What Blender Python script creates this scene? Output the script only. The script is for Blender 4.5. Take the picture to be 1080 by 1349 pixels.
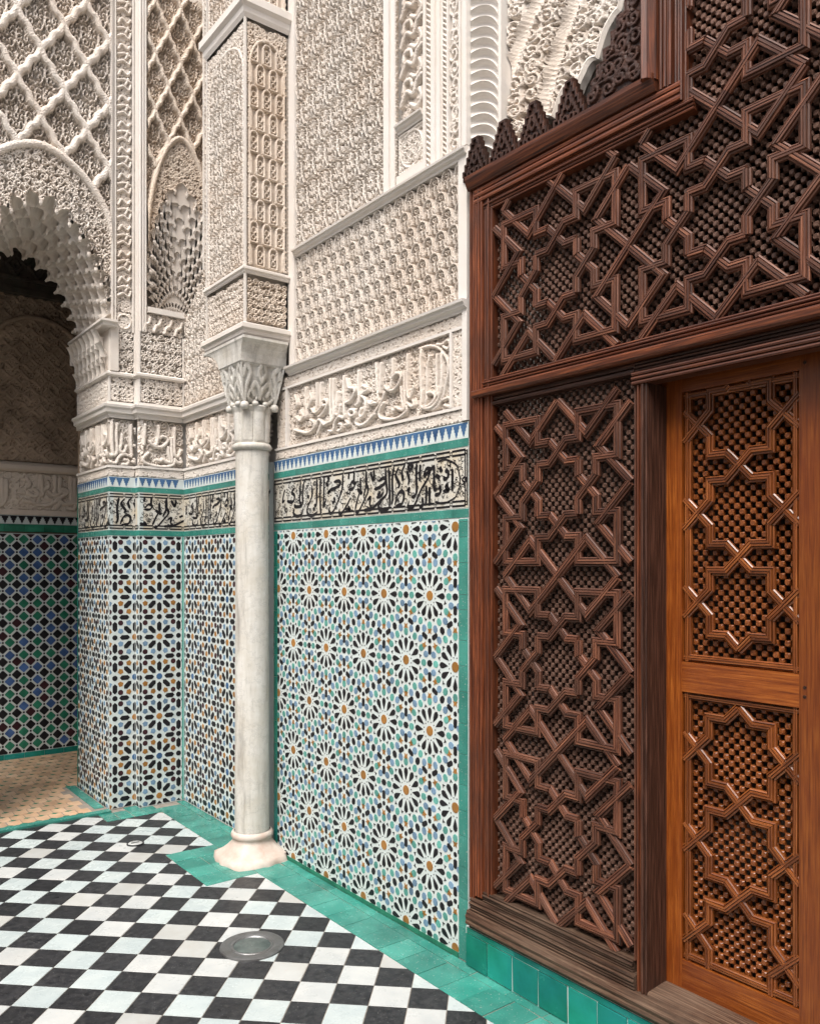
import bpy, math, random
import numpy as np
from mathutils import Vector, Matrix

for _o in list(bpy.data.objects):
    bpy.data.objects.remove(_o)
scene = bpy.context.scene
R = math.radians
random.seed(7)
rng = np.random.default_rng(7)

# ------------------------------------------------------------------ camera, sky, sun, exposure
HEAD = R(37.63)
CAM = Vector((-2.132, 0.0, 1.55))
cd = bpy.data.cameras.new('camera')
cam = bpy.data.objects.new('camera', cd)
scene.collection.objects.link(cam)
cam.location = CAM
cam.rotation_euler = (R(90), 0, -HEAD)
cd.sensor_fit = 'HORIZONTAL'
cd.sensor_width = 36.0
cd.lens = 1085 / 1080 * 36.0
cd.shift_y = 69.3 / 1080
cd.clip_start = 0.05
cd.clip_end = 500
scene.camera = cam

SUN_EL, SUN_AZ = R(58), R(238)       # azimuth the light comes from, clockwise from +Y
world = bpy.data.worlds.new('World')
scene.world = world
world.use_nodes = True
wn = world.node_tree
bg = wn.nodes['Background']
sky = wn.nodes.new('ShaderNodeTexSky')
sky.sky_type = 'NISHITA'
sky.sun_disc = False
sky.sun_elevation = SUN_EL
sky.sun_rotation = SUN_AZ
sky.dust_density = 3.0
sky.ozone_density = 1.0
hs = wn.nodes.new('ShaderNodeHueSaturation')          # thin white cloud takes the blue out of the sky
hs.inputs['Saturation'].default_value = 0.35
wn.links.new(sky.outputs[0], hs.inputs['Color'])
wn.links.new(hs.outputs[0], bg.inputs[0])
bg.inputs[1].default_value = 0.15
sl = bpy.data.lights.new('sun', 'SUN')
sl.energy = 1.5
sl.angle = R(30)
sl.color = (1.0, 0.95, 0.88)
sun = bpy.data.objects.new('sun', sl)
scene.collection.objects.link(sun)
sd = Vector((math.sin(SUN_AZ) * math.cos(SUN_EL), math.cos(SUN_AZ) * math.cos(SUN_EL), math.sin(SUN_EL)))
sun.rotation_euler = (-sd).to_track_quat('-Z', 'Y').to_euler()
scene.view_settings.view_transform = 'Standard'
scene.view_settings.look = 'None'
scene.view_settings.gamma = 1.0
scene.view_settings.exposure = 1.32
scene.render.engine = 'CYCLES'
scene.cycles.max_bounces = 6
scene.cycles.diffuse_bounces = 3

# ------------------------------------------------------------------ materials
def _node(nt, typ, **kw):
    n = nt.nodes.new(typ)
    for k, v in kw.items():
        setattr(n, k, v)
    return n

def base_mat(name, rough):
    m = bpy.data.materials.new(name)
    m.use_nodes = True
    nt = m.node_tree
    b = nt.nodes['Principled BSDF']
    b.inputs['Roughness'].default_value = rough
    return m, nt, b

def noise(nt, vec, scale, detail=4.0, rough=0.55):
    n = nt.nodes.new('ShaderNodeTexNoise')
    n.inputs['Scale'].default_value = scale
    n.inputs['Detail'].default_value = detail
    n.inputs['Roughness'].default_value = rough
    nt.links.new(vec, n.inputs['Vector'])
    return n.outputs['Fac']

def ramp(nt, fac, stops):
    r = nt.nodes.new('ShaderNodeValToRGB')
    e = r.color_ramp.elements
    while len(e) < len(stops):
        e.new(0.5)
    for el, (p, c) in zip(e, stops):
        el.position = p
        el.color = (c[0], c[1], c[2], 1) if hasattr(c, '__len__') else (c, c, c, 1)
    nt.links.new(fac, r.inputs[0])
    return r.outputs[0]

def mix(nt, fac, a, b, mode='MIX'):
    n = nt.nodes.new('ShaderNodeMix')
    n.data_type = 'RGBA'
    n.blend_type = mode
    for sock, v in ((n.inputs[0], fac), (n.inputs[6], a), (n.inputs[7], b)):
        if hasattr(v, 'is_output'):
            nt.links.new(v, sock)
        elif hasattr(v, '__len__'):
            sock.default_value = (v[0], v[1], v[2], 1)
        else:
            sock.default_value = v
    return n.outputs[2]

def mat(name, col, rough=0.6, var=0.12, scale=9.0, stain=None, stain_amt=0.5, stain_scale=2.5,
        bump=0.15, bscale=90.0, orand=0.0, spec=0.3, rvar=0.0, speck=None):
    m, nt, b = base_mat(name, rough)
    pos = nt.nodes.new('ShaderNodeNewGeometry').outputs['Position']
    f = noise(nt, pos, scale)
    lo = [c * (1 - var) for c in col]
    hi = [min(1, c * (1 + var)) for c in col]
    c = ramp(nt, f, [(0.3, lo), (0.7, hi)])
    if stain:
        g = noise(nt, pos, stain_scale, 6, 0.65)
        gf = ramp(nt, g, [(0.42, 0.0), (0.72, stain_amt)])
        c = mix(nt, gf, c, stain)
    if speck:
        g = noise(nt, pos, 140, 2, 0.5)
        gf = ramp(nt, g, [(0.66, 0.0), (0.72, 1.0)])
        c = mix(nt, gf, c, speck)
    if orand:
        oi = nt.nodes.new('ShaderNodeObjectInfo').outputs['Random']
        k = ramp(nt, oi, [(0.0, 1 - orand), (1.0, 1 + orand)])
        # colour ramps clamp above one, so only darken
        k = ramp(nt, oi, [(0.0, 1 - 2 * orand), (1.0, 1.0)])
        c = mix(nt, 1.0, c, k, 'MULTIPLY')
    nt.links.new(c, b.inputs['Base Color'])
    b.inputs['Specular IOR Level'].default_value = spec
    if rvar:
        g = noise(nt, pos, 14, 5, 0.6)
        rr = ramp(nt, g, [(0.3, max(0, rough - rvar)), (0.7, min(1, rough + rvar))])
        nt.links.new(rr, b.inputs['Roughness'])
    if bump:
        bn = nt.nodes.new('ShaderNodeBump')
        bn.inputs['Strength'].default_value = bump
        bn.inputs['Distance'].default_value = 0.004
        nt.links.new(noise(nt, pos, bscale, 5, 0.6), bn.inputs['Height'])
        nt.links.new(bn.outputs[0], b.inputs['Normal'])
    return m

def wood(name, dark, mid, light, rough=0.5, weather=None, wamt=0.6, gloss=0.4):
    m, nt, b = base_mat(name, rough)
    at = nt.nodes.new('ShaderNodeAttribute')
    at.attribute_name = 'grain'
    mp = nt.nodes.new('ShaderNodeMapping')
    mp.inputs['Scale'].default_value = (2.0, 55.0, 55.0)
    nt.links.new(at.outputs['Vector'], mp.inputs['Vector'])
    f = noise(nt, mp.outputs[0], 3.0, 6, 0.62)
    c = ramp(nt, f, [(0.30, dark), (0.5, mid), (0.70, light)])
    pos = nt.nodes.new('ShaderNodeNewGeometry').outputs['Position']
    oi = nt.nodes.new('ShaderNodeObjectInfo').outputs['Random']
    c = mix(nt, 1.0, c, ramp(nt, oi, [(0.0, 0.55), (1.0, 1.0)]), 'MULTIPLY')
    if weather:
        g = noise(nt, pos, 3.2, 6, 0.7)
        gf = ramp(nt, g, [(0.4, 0.0), (0.7, wamt)])
        c = mix(nt, gf, c, weather)
    nt.links.new(c, b.inputs['Base Color'])
    b.inputs['Specular IOR Level'].default_value = gloss
    bn = nt.nodes.new('ShaderNodeBump')
    bn.inputs['Strength'].default_value = 0.35
    bn.inputs['Distance'].default_value = 0.003
    nt.links.new(f, bn.inputs['Height'])
    nt.links.new(bn.outputs[0], b.inputs['Normal'])
    return m

MT = {}
MT['stucco'] = mat('stucco', (0.665, 0.605, 0.545), 0.85, 0.07, 5, (0.52, 0.40, 0.30), 0.5, 1.7, 0.25, 160, spec=0.2)
MT['stucco_warm'] = mat('stucco_warm', (0.63, 0.54, 0.455), 0.85, 0.1, 5, (0.52, 0.38, 0.26), 0.55, 1.9, 0.25, 160, spec=0.2)
MT['plaster'] = mat('plaster', (0.65, 0.605, 0.56), 0.8, 0.05, 6, (0.66, 0.56, 0.45), 0.4, 2.2, 0.2, 120, spec=0.25)
MT['stucco_shaded'] = mat('stucco_shaded', (0.40, 0.30, 0.22), 0.9, 0.2, 5, (0.12, 0.085, 0.06), 0.8, 2.4, 0.3, 120, spec=0.15)  # gallery stucco: its shade is put into the brown colour
def marble(name):
    """greyish white marble: faint upright veins, yellowed patches, scuffs"""
    m, nt, b = base_mat(name, 0.42)
    pos = nt.nodes.new('ShaderNodeNewGeometry').outputs['Position']
    mp = nt.nodes.new('ShaderNodeMapping'); mp.inputs['Scale'].default_value = (14, 14, 1.6)
    nt.links.new(pos, mp.inputs['Vector'])
    c = ramp(nt, noise(nt, mp.outputs[0], 1.6, 7, 0.65), [(0.32, (0.34, 0.32, 0.29)), (0.47, (0.56, 0.535, 0.49)), (0.7, (0.66, 0.64, 0.60))])
    g = ramp(nt, noise(nt, pos, 4.5, 7, 0.7), [(0.45, 0.0), (0.68, 0.6)])
    c = mix(nt, g, c, (0.44, 0.39, 0.31))
    v = ramp(nt, noise(nt, pos, 7.0, 8, 0.75), [(0.485, 0.0), (0.5, 0.45), (0.515, 0.0)])
    c = mix(nt, v, c, (0.26, 0.25, 0.24))
    nt.links.new(c, b.inputs['Base Color'])
    nt.links.new(ramp(nt, noise(nt, pos, 16, 5), [(0.3, 0.3), (0.7, 0.6)]), b.inputs['Roughness'])
    b.inputs['Specular IOR Level'].default_value = 0.35
    bn = nt.nodes.new('ShaderNodeBump'); bn.inputs['Strength'].default_value = 0.2; bn.inputs['Distance'].default_value = 0.004
    nt.links.new(noise(nt, pos, 30, 6, 0.65), bn.inputs['Height']); nt.links.new(bn.outputs[0], b.inputs['Normal'])
    return m
MT['marble'] = marble('marble')
MT['marble_worn'] = mat('marble_worn', (0.52, 0.455, 0.40), 0.7, 0.15, 8, (0.42, 0.27, 0.21), 0.8, 9.0, 0.5, 30, spec=0.3)
MT['grout'] = mat('grout', (0.55, 0.605, 0.59), 0.55, 0.06, 12, (0.56, 0.53, 0.48), 0.4, 4, 0.1, 200, spec=0.4)
MT['floor_grout'] = mat('floor_grout', (0.22, 0.195, 0.165), 0.8, 0.2, 20, bump=0.3)
MT['zblack'] = mat('zblack', (0.016, 0.015, 0.017), 0.28, 0.3, 25, bump=0.08, orand=0.0, spec=0.16)
MT['zpurple'] = mat('zpurple', (0.045, 0.018, 0.022), 0.28, 0.3, 25, bump=0.08, spec=0.16)
MT['zochre'] = mat('zochre', (0.34, 0.16, 0.04), 0.3, 0.25, 14, bump=0.1, orand=0.12)
MT['zgreen'] = mat('zgreen', (0.11, 0.33, 0.28), 0.25, 0.3, 9, bump=0.08, orand=0.1)
MT['zblue'] = mat('zblue', (0.17, 0.27, 0.38), 0.25, 0.35, 9, bump=0.08, orand=0.1)
MT['zcobalt'] = mat('zcobalt', (0.045, 0.105, 0.22), 0.25, 0.35, 7, (0.10, 0.20, 0.32), 0.6, 4, bump=0.08)
MT['zdkgreen'] = mat('zdkgreen', (0.03, 0.18, 0.11), 0.25, 0.35, 9, bump=0.08, orand=0.12)
MT['zdkblue'] = mat('zdkblue', (0.06, 0.12, 0.28), 0.25, 0.35, 9, bump=0.08, orand=0.12)
MT['gtile'] = mat('gtile', (0.055, 0.235, 0.19), 0.22, 0.25, 7, (0.015, 0.22, 0.17), 0.6, 3.0, 0.12, 35, orand=0.13, rvar=0.1, speck=(0.35, 0.40, 0.36))
MT['gtile_riser'] = mat('gtile_riser', (0.012, 0.21, 0.145), 0.2, 0.3, 7, (0.02, 0.26, 0.26), 0.7, 3.0, 0.15, 35, orand=0.16, rvar=0.1)
MT['cream_tile'] = mat('cream_tile', (0.56, 0.545, 0.50), 0.3, 0.06, 8, (0.58, 0.42, 0.20), 0.55, 7.0, 0.08, 60, orand=0.05)
MT['white_tile'] = mat('white_tile', (0.42, 0.435, 0.43), 0.32, 0.05, 10, (0.60, 0.57, 0.52), 0.35, 5.0, 0.1, 60, orand=0.06, rvar=0.12, speck=(0.50, 0.45, 0.40))
MT['white_tile_cool'] = mat('white_tile_cool', (0.395, 0.445, 0.445), 0.28, 0.05, 10, (0.60, 0.60, 0.55), 0.3, 5.0, 0.1, 60, orand=0.05, rvar=0.12)
MT['white_tile_warm'] = mat('white_tile_warm', (0.415, 0.42, 0.405), 0.4, 0.07, 10, (0.36, 0.34, 0.30), 0.6, 6.0, 0.15, 60, orand=0.06, rvar=0.12, speck=(0.45, 0.36, 0.30))
MT['black_tile'] = mat('black_tile', (0.018, 0.018, 0.021), 0.38, 0.4, 30, (0.060, 0.059, 0.059), 0.7, 38.0, 0.25, 50, orand=0.15, rvar=0.15, speck=(0.16, 0.155, 0.15))
MT['terracotta'] = mat('terracotta', (0.48, 0.31, 0.19), 0.5, 0.2, 15, (0.52, 0.41, 0.31), 0.6, 6, 0.2, 50, orand=0.16)
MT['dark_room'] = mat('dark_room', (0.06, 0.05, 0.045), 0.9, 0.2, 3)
MT['old_wood_beam'] = mat('old_wood_beam', (0.075, 0.058, 0.046), 0.7, 0.35, 14, (0.03, 0.05, 0.035), 0.6, 5, 0.4, 50)
MT['steel'] = mat('steel', (0.20, 0.20, 0.20), 0.38, 0.2, 20, (0.14, 0.13, 0.12), 0.6, 14, 0.3, 90)
MT['steel'].node_tree.nodes['Principled BSDF'].inputs['Metallic'].default_value = 0.7
MT['drain_glass'] = mat('drain_glass', (0.055, 0.07, 0.066), 0.25, 0.3, 16, (0.14, 0.16, 0.15), 0.6, 12, 0.2, 60)
MT['wood'] = wood('wood', (0.016, 0.0055, 0.0035), (0.108, 0.036, 0.019), (0.31, 0.120, 0.062), 0.56, (0.12, 0.066, 0.046), 0.4, 0.36)
MT['wood_frame'] = wood('wood_frame', (0.022, 0.006, 0.003), (0.125, 0.032, 0.012), (0.29, 0.082, 0.028), 0.46, (0.055, 0.023, 0.014), 0.6, 0.38)
MT['wood_lattice'] = wood('wood_lattice', (0.045, 0.021, 0.014), (0.15, 0.075, 0.051), (0.31, 0.185, 0.135), 0.56, (0.07, 0.036, 0.025), 0.5, 0.34)
MT['wood_grey'] = wood('wood_grey', (0.016, 0.008, 0.005), (0.075, 0.038, 0.023), (0.20, 0.125, 0.082), 0.7, (0.14, 0.098, 0.07), 0.5, 0.2)
MT['wood_dark'] = wood('wood_dark', (0.010, 0.004, 0.0025), (0.045, 0.018, 0.011), (0.12, 0.052, 0.034), 0.5, None, 0, 0.3)
MT['wood_carved'] = mat('wood_carved', (0.050, 0.021, 0.0135), 0.55, 0.5, 40, (0.025, 0.010, 0.007), 0.6, 9, 0.3, 90, spec=0.3)
MT['door_wood'] = wood('door_wood', (0.10, 0.020, 0.003), (0.25, 0.062, 0.009), (0.40, 0.125, 0.022), 0.3, (0.115, 0.022, 0.005), 0.7, 0.45)
MT['door_strap'] = wood('door_strap', (0.07, 0.016, 0.004), (0.22, 0.060, 0.013), (0.40, 0.135, 0.036), 0.3, (0.085, 0.022, 0.007), 0.5, 0.5)

# ------------------------------------------------------------------ planes and mesh builders
class Plane:
    def __init__(s, O, U, V, N):
        s.O, s.U, s.V, s.N = [np.array(a, float) for a in (O, U, V, N)]
    def p(s, a, b, n=0.0):
        a = np.asarray(a, float); b = np.asarray(b, float); n = np.asarray(n, float)
        return s.O + a[..., None] * s.U + b[..., None] * s.V + n[..., None] * s.N
    def basis(s, ang=0.0):
        u = s.U * math.cos(ang) + s.V * math.sin(ang)
        v = -s.U * math.sin(ang) + s.V * math.cos(ang)
        return Matrix(((u[0], v[0], s.N[0]), (u[1], v[1], s.N[1]), (u[2], v[2], s.N[2]))).to_4x4()

def plA(X): return Plane((X, 0, 0), (0, -1, 0), (0, 0, 1), (-1, 0, 0))    # s = -Y, faces -X
def plB(Y): return Plane((0, Y, 0), (1, 0, 0), (0, 0, 1), (0, -1, 0))     # s = X, faces -Y
FLOOR = Plane((0, 0, 0), (1, 0, 0), (0, 1, 0), (0, 0, 1))
WA = plA(0.0)

BASE = {}
def link(o, parent=None, base=None):
    scene.collection.objects.link(o)
    if parent is not None:
        o.parent = parent
    BASE[o] = np.array(base if base is not None else (0, 0, 0), float)
    return o

def tag(o, label=None, cat=None, group=None, kind=None):
    if label: o['label'] = label
    if cat: o['category'] = cat
    if group: o['group'] = group
    if kind: o['kind'] = kind
    return o

def empty(name, loc, label=None, cat=None, group=None, kind=None):
    o = bpy.data.objects.new(name, None)
    o.location = loc
    o.empty_display_size = 0.1
    link(o, None, loc)
    return tag(o, label, cat, group, kind or 'thing')

class Geo:
    """collects polygons; build() links them as one mesh object"""
    def __init__(s):
        s.v = []; s.nv = 0; s.f = []; s.m = []; s.g = []
    def add(s, verts, faces, mi=0, grain=None):
        verts = np.asarray(verts, float).reshape(-1, 3)
        b = s.nv
        s.v.append(verts)
        s.nv += len(verts)
        if grain is None:
            s.g.append(verts.copy())
        else:
            s.g.append(np.asarray(grain, float).reshape(-1, 3))
        for f in faces:
            s.f.append([i + b for i in f]); s.m.append(mi)
        return s
    def box(s, pl, a0, a1, b0, b1, n0, n1, mi=0, along=None):
        A = np.array([a0, a1, a1, a0, a0, a1, a1, a0]); B = np.array([b0, b0, b1, b1, b0, b0, b1, b1])
        N = np.array([n0] * 4 + [n1] * 4)
        o = random.random() * 20
        if (along or ('v' if b1 - b0 > a1 - a0 else 'u')) == 'v':
            g = np.stack([B + o, A, N], 1)
        else:
            g = np.stack([A + o, B, N], 1)
        s.add(pl.p(A, B, N), [(0, 3, 2, 1), (4, 5, 6, 7), (0, 1, 5, 4), (1, 2, 6, 5), (2, 3, 7, 6), (3, 0, 4, 7)], mi, g)
        return s
    def prism(s, pl, poly, n0, n1, mi=0, chamfer=0.0):
        k = len(poly)
        P = np.array(poly, float)
        if chamfer:
            c = P.mean(0); d = P - c
            L = np.linalg.norm(d, axis=1, keepdims=True)
            Q = c + d * np.maximum(0.2, (L - chamfer) / L)
            V = np.concatenate([pl.p(P[:, 0], P[:, 1], np.full(k, n0)), pl.p(P[:, 0], P[:, 1], np.full(k, n1 - chamfer)),
                                pl.p(Q[:, 0], Q[:, 1], np.full(k, n1))])
            F = [tuple(range(2 * k, 3 * k))]
            for i in range(k):
                j = (i + 1) % k
                F.append((i, j, k + j, k + i)); F.append((k + i, k + j, 2 * k + j, 2 * k + i))
        else:
            V = np.concatenate([pl.p(P[:, 0], P[:, 1], np.full(k, n0)), pl.p(P[:, 0], P[:, 1], np.full(k, n1))])
            F = [tuple(range(k, 2 * k))] + [(i, (i + 1) % k, k + (i + 1) % k, k + i) for i in range(k)]
        return s.add(V, F, mi)
    def bar(s, pl, axis, a0, a1, prof, mi=0):
        """extrude a cross-section [(c, n)...] along axis 'u' or 'v' from a0 to a1"""
        k = len(prof)
        c = np.array([q[0] for q in prof]); n = np.array([q[1] for q in prof])
        o = random.random() * 20
        if axis == 'u':
            V = np.concatenate([pl.p(np.full(k, a0), c, n), pl.p(np.full(k, a1), c, n)])
        else:
            V = np.concatenate([pl.p(c, np.full(k, a0), n), pl.p(c, np.full(k, a1), n)])
        g = np.concatenate([np.stack([np.full(k, a0 + o), c, n], 1), np.stack([np.full(k, a1 + o), c, n], 1)])
        F = [(i, i + 1, k + i + 1, k + i) for i in range(k - 1)]
        if axis == 'u':
            F = [f[::-1] for f in F]
        F += [tuple(range(k)), tuple(range(2 * k - 1, k - 1, -1))]
        return s.add(V, F, mi, g)
    def grid(s, P, mi=0, closed=False):
        """P: array (a, b, 3)"""
        a, b = P.shape[:2]
        F = []
        for i in range(a - 1):
            for j in range(b - 1 if not closed else b):
                j2 = (j + 1) % b
                F.append((i * b + j, i * b + j2, (i + 1) * b + j2, (i + 1) * b + j))
        return s.add(P.reshape(-1, 3), F, mi)
    def build(s, name, mats, parent=None, smooth=False, kind=None, base=None):
        if not isinstance(mats, (list, tuple)):
            mats = [mats]
        if base is None:
            base = BASE[parent] if parent is not None else np.zeros(3)
        me = bpy.data.meshes.new(name)
        V = np.concatenate(s.v) - base
        me.from_pydata(V.tolist(), [], s.f)
        for m in mats:
            me.materials.append(MT[m])
        if len(mats) > 1:
            me.polygons.foreach_set('material_index', np.array(s.m, np.int32))
        if any('wood' in m or 'door' in m for m in mats):
            at = me.attributes.new('grain', 'FLOAT_VECTOR', 'POINT')
            at.data.foreach_set('vector', np.concatenate(s.g).astype(np.float32).ravel())
        if smooth:
            me.polygons.foreach_set('use_smooth', np.ones(len(me.polygons), bool))
        o = bpy.data.objects.new(name, me)
        link(o, parent, base)
        if parent is None:
            o.location = base
        if kind: o['kind'] = kind
        return o

def inst(name, mesh, pl, a, b, n, ang, parent, scale=1.0, tilt=0.0):
    o = bpy.data.objects.new(name, mesh)
    p = pl.p(np.array(a), np.array(b), np.array(n))
    link(o, parent, p)
    M = Matrix.Translation(Vector(p - BASE[parent])) @ pl.basis(ang)
    M = M @ Matrix.Rotation(random.gauss(0, tilt), 4, 'X') @ Matrix.Rotation(random.gauss(0, tilt), 4, 'Y')
    if scale != 1.0:
        M = M @ Matrix.Scale(scale, 4)
    o.matrix_local = M
    return o

LOCAL = Plane((0, 0, 0), (1, 0, 0), (0, 1, 0), (0, 0, 1))
def piece_mesh(name, poly, h, m, chamfer=0.0012):
    g = Geo().prism(LOCAL, poly, 0, h, 0, chamfer)
    me = bpy.data.meshes.new(name)
    me.from_pydata(np.concatenate(g.v).tolist(), [], g.f)
    me.materials.append(MT[m])
    return me

def lathe(prof, cx, cy, seg=40):
    """[(r, z)...] -> grid around the axis"""
    a = np.linspace(0, 2 * np.pi, seg, endpoint=False)
    return np.array([[(cx + r * math.cos(t), cy + r * math.sin(t), z) for t in a] for r, z in prof])

# ------------------------------------------------------------------ carved relief panels (height fields)
def smooth_line(p, per=5):
    p = np.asarray(p, float)
    if len(p) < 3:
        return p
    q = np.concatenate([[2 * p[0] - p[1]], p, [2 * p[-1] - p[-2]]])
    t = np.linspace(0, 1, per, endpoint=False)[:, None]
    out = []
    for i in range(1, len(q) - 2):
        a, b, c, d = q[i - 1], q[i], q[i + 1], q[i + 2]
        out.append(0.5 * (2 * b + (c - a) * t + (2 * a - 5 * b + 4 * c - d) * t ** 2 + (3 * b - a - 3 * c + d) * t ** 3))
    return np.concatenate(out + [p[-1:]])

class Relief:
    def __init__(s, a0, a1, b0, b1, res):
        s.na = max(2, int(round((a1 - a0) / res))); s.nb = max(2, int(round((b1 - b0) / res)))
        s.a = np.linspace(a0, a1, s.na + 1); s.b = np.linspace(b0, b1, s.nb + 1)
        s.ext = (a0, a1, b0, b1)
        s.h = np.zeros((s.nb + 1, s.na + 1))
        s.keep = None
        s.zone = None
    def win(s, x0, x1, y0, y1):
        i0 = np.searchsorted(s.a, x0); i1 = np.searchsorted(s.a, x1)
        j0 = np.searchsorted(s.b, y0); j1 = np.searchsorted(s.b, y1)
        return i0, i1, j0, j1
    def stroke(s, pts, r, top=1.0, p=0.6):
        pts = np.asarray(pts, float)
        i0, i1, j0, j1 = s.win(pts[:, 0].min() - r, pts[:, 0].max() + r, pts[:, 1].min() - r, pts[:, 1].max() + r)
        if i1 <= i0 or j1 <= j0:
            return
        A = s.a[i0:i1][None, None, :]; B = s.b[j0:j1][None, :, None]
        d = np.full((j1 - j0, i1 - i0), 1e9)
        for k in range(0, len(pts) - 1, 24):
            q = pts[k:k + 25]
            x = q[:-1, 0][:, None, None]; y = q[:-1, 1][:, None, None]
            dx = (q[1:, 0] - q[:-1, 0])[:, None, None]; dy = (q[1:, 1] - q[:-1, 1])[:, None, None]
            L = dx * dx + dy * dy + 1e-12
            ax, by = A - x, B - y
            t = np.clip((ax * dx + by * dy) / L, 0, 1)
            d = np.minimum(d, ((ax - t * dx) ** 2 + (by - t * dy) ** 2).min(0))
        x = np.clip(1 - d / (r * r), 0, 1)
        v = top * (0.78 * np.clip(3.6 * x, 0, 1) + 0.22 * x)
        w = s.h[j0:j1, i0:i1]
        np.maximum(w, v, out=w)
    def leaf(s, x, y, ang, L, W, top=0.9):
        m = max(L, W)
        i0, i1, j0, j1 = s.win(x - m, x + m, y - m, y + m)
        if i1 <= i0 or j1 <= j0:
            return
        A, B = np.meshgrid(s.a[i0:i1] - x, s.b[j0:j1] - y)
        u = (A * math.cos(ang) + B * math.sin(ang)) / L
        w_ = (-A * math.sin(ang) + B * math.cos(ang)) / W
        q = np.clip(1 - u * u, 0, 1)
        v = top * np.clip((1 - np.abs(w_) / (q + 1e-6)) * 3.2, 0, 1) * (np.abs(u) < 1)
        v *= 0.78 + 0.22 * np.clip(np.abs(w_) * 5, 0, 1)         # a central vein
        w = s.h[j0:j1, i0:i1]
        np.maximum(w, v, out=w)
    def scrolls(s, cell, r, seed=0, x0=None, x1=None, y0=None, y1=None, top=0.85, mirror=None, lean=0.0):
        """vegetal scrollwork: spirals that alternate in hand, joined by stems, with leaves in the gaps"""
        g = np.random.default_rng(seed)
        a0, a1, b0, b1 = s.ext
        a0 = a0 if x0 is None else x0; a1 = a1 if x1 is None else x1
        b0 = b0 if y0 is None else y0; b1 = b1 if y1 is None else y1
        nx = max(1, int(round((a1 - a0) / cell))); ny = max(1, int(round((b1 - b0) / cell)))
        cx, cy = (a1 - a0) / nx, (b1 - b0) / ny
        prev = {}
        for j in range(ny):
            for i in range(nx):
                ii = min(i, nx - 1 - i) if mirror else i
                gg = np.random.default_rng(seed * 7919 + ii * 131 + j * 17) if mirror else g
                hand = 1 if (ii + j) % 2 else -1
                if mirror and i > nx - 1 - i:
                    hand = -hand
                ox, oy = gg.uniform(-0.13, 0.13, 2)
                if mirror and i > nx - 1 - i:
                    ox = -ox
                x = a0 + (i + 0.5 + ox) * cx; y = b0 + (j + 0.5 + oy) * cy
                st = gg.uniform(0, 6.28); turns = gg.uniform(1.15, 1.6)
                if mirror and i > nx - 1 - i:
                    st = math.pi - st
                t = np.linspace(0, 1, 15)
                rad = (0.10 + 0.46 * t) * min(cx, cy)
                an = st + hand * turns * 6.283 * t
                px = x + rad * np.cos(an); py = y + rad * np.sin(an) * (1 + lean)
                s.stroke(np.stack([px, py], 1), r, top)
                for q in (0, 5, 9, 13):
                    la = an[q] + hand * (1.9 if q else 0.4)
                    s.leaf(px[q] + math.cos(la) * r * 1.5, py[q] + math.sin(la) * r * 1.5, la + 0.35 * hand,
                           r * gg.uniform(2.2, 3.2), r * gg.uniform(0.8, 1.2), top * gg.uniform(0.8, 1.1))
                if (i - 1, j) in prev:
                    ex, ey = prev[(i - 1, j)]
                    s.stroke(smooth_line([(ex, ey), ((ex + px[-1]) / 2, (ey + py[-1]) / 2 + 0.2 * cy), (px[-1], py[-1])], 4), r * 0.9, top * 0.9)
                if (i, j - 1) in prev:
                    ex, ey = prev[(i, j - 1)]
                    s.stroke(smooth_line([(ex, ey), ((ex + px[-1]) / 2 + 0.2 * cx, (ey + py[-1]) / 2), (px[-1], py[-1])], 4), r * 0.9, top * 0.9)
                prev[(i, j)] = (px[-1], py[-1])
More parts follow.
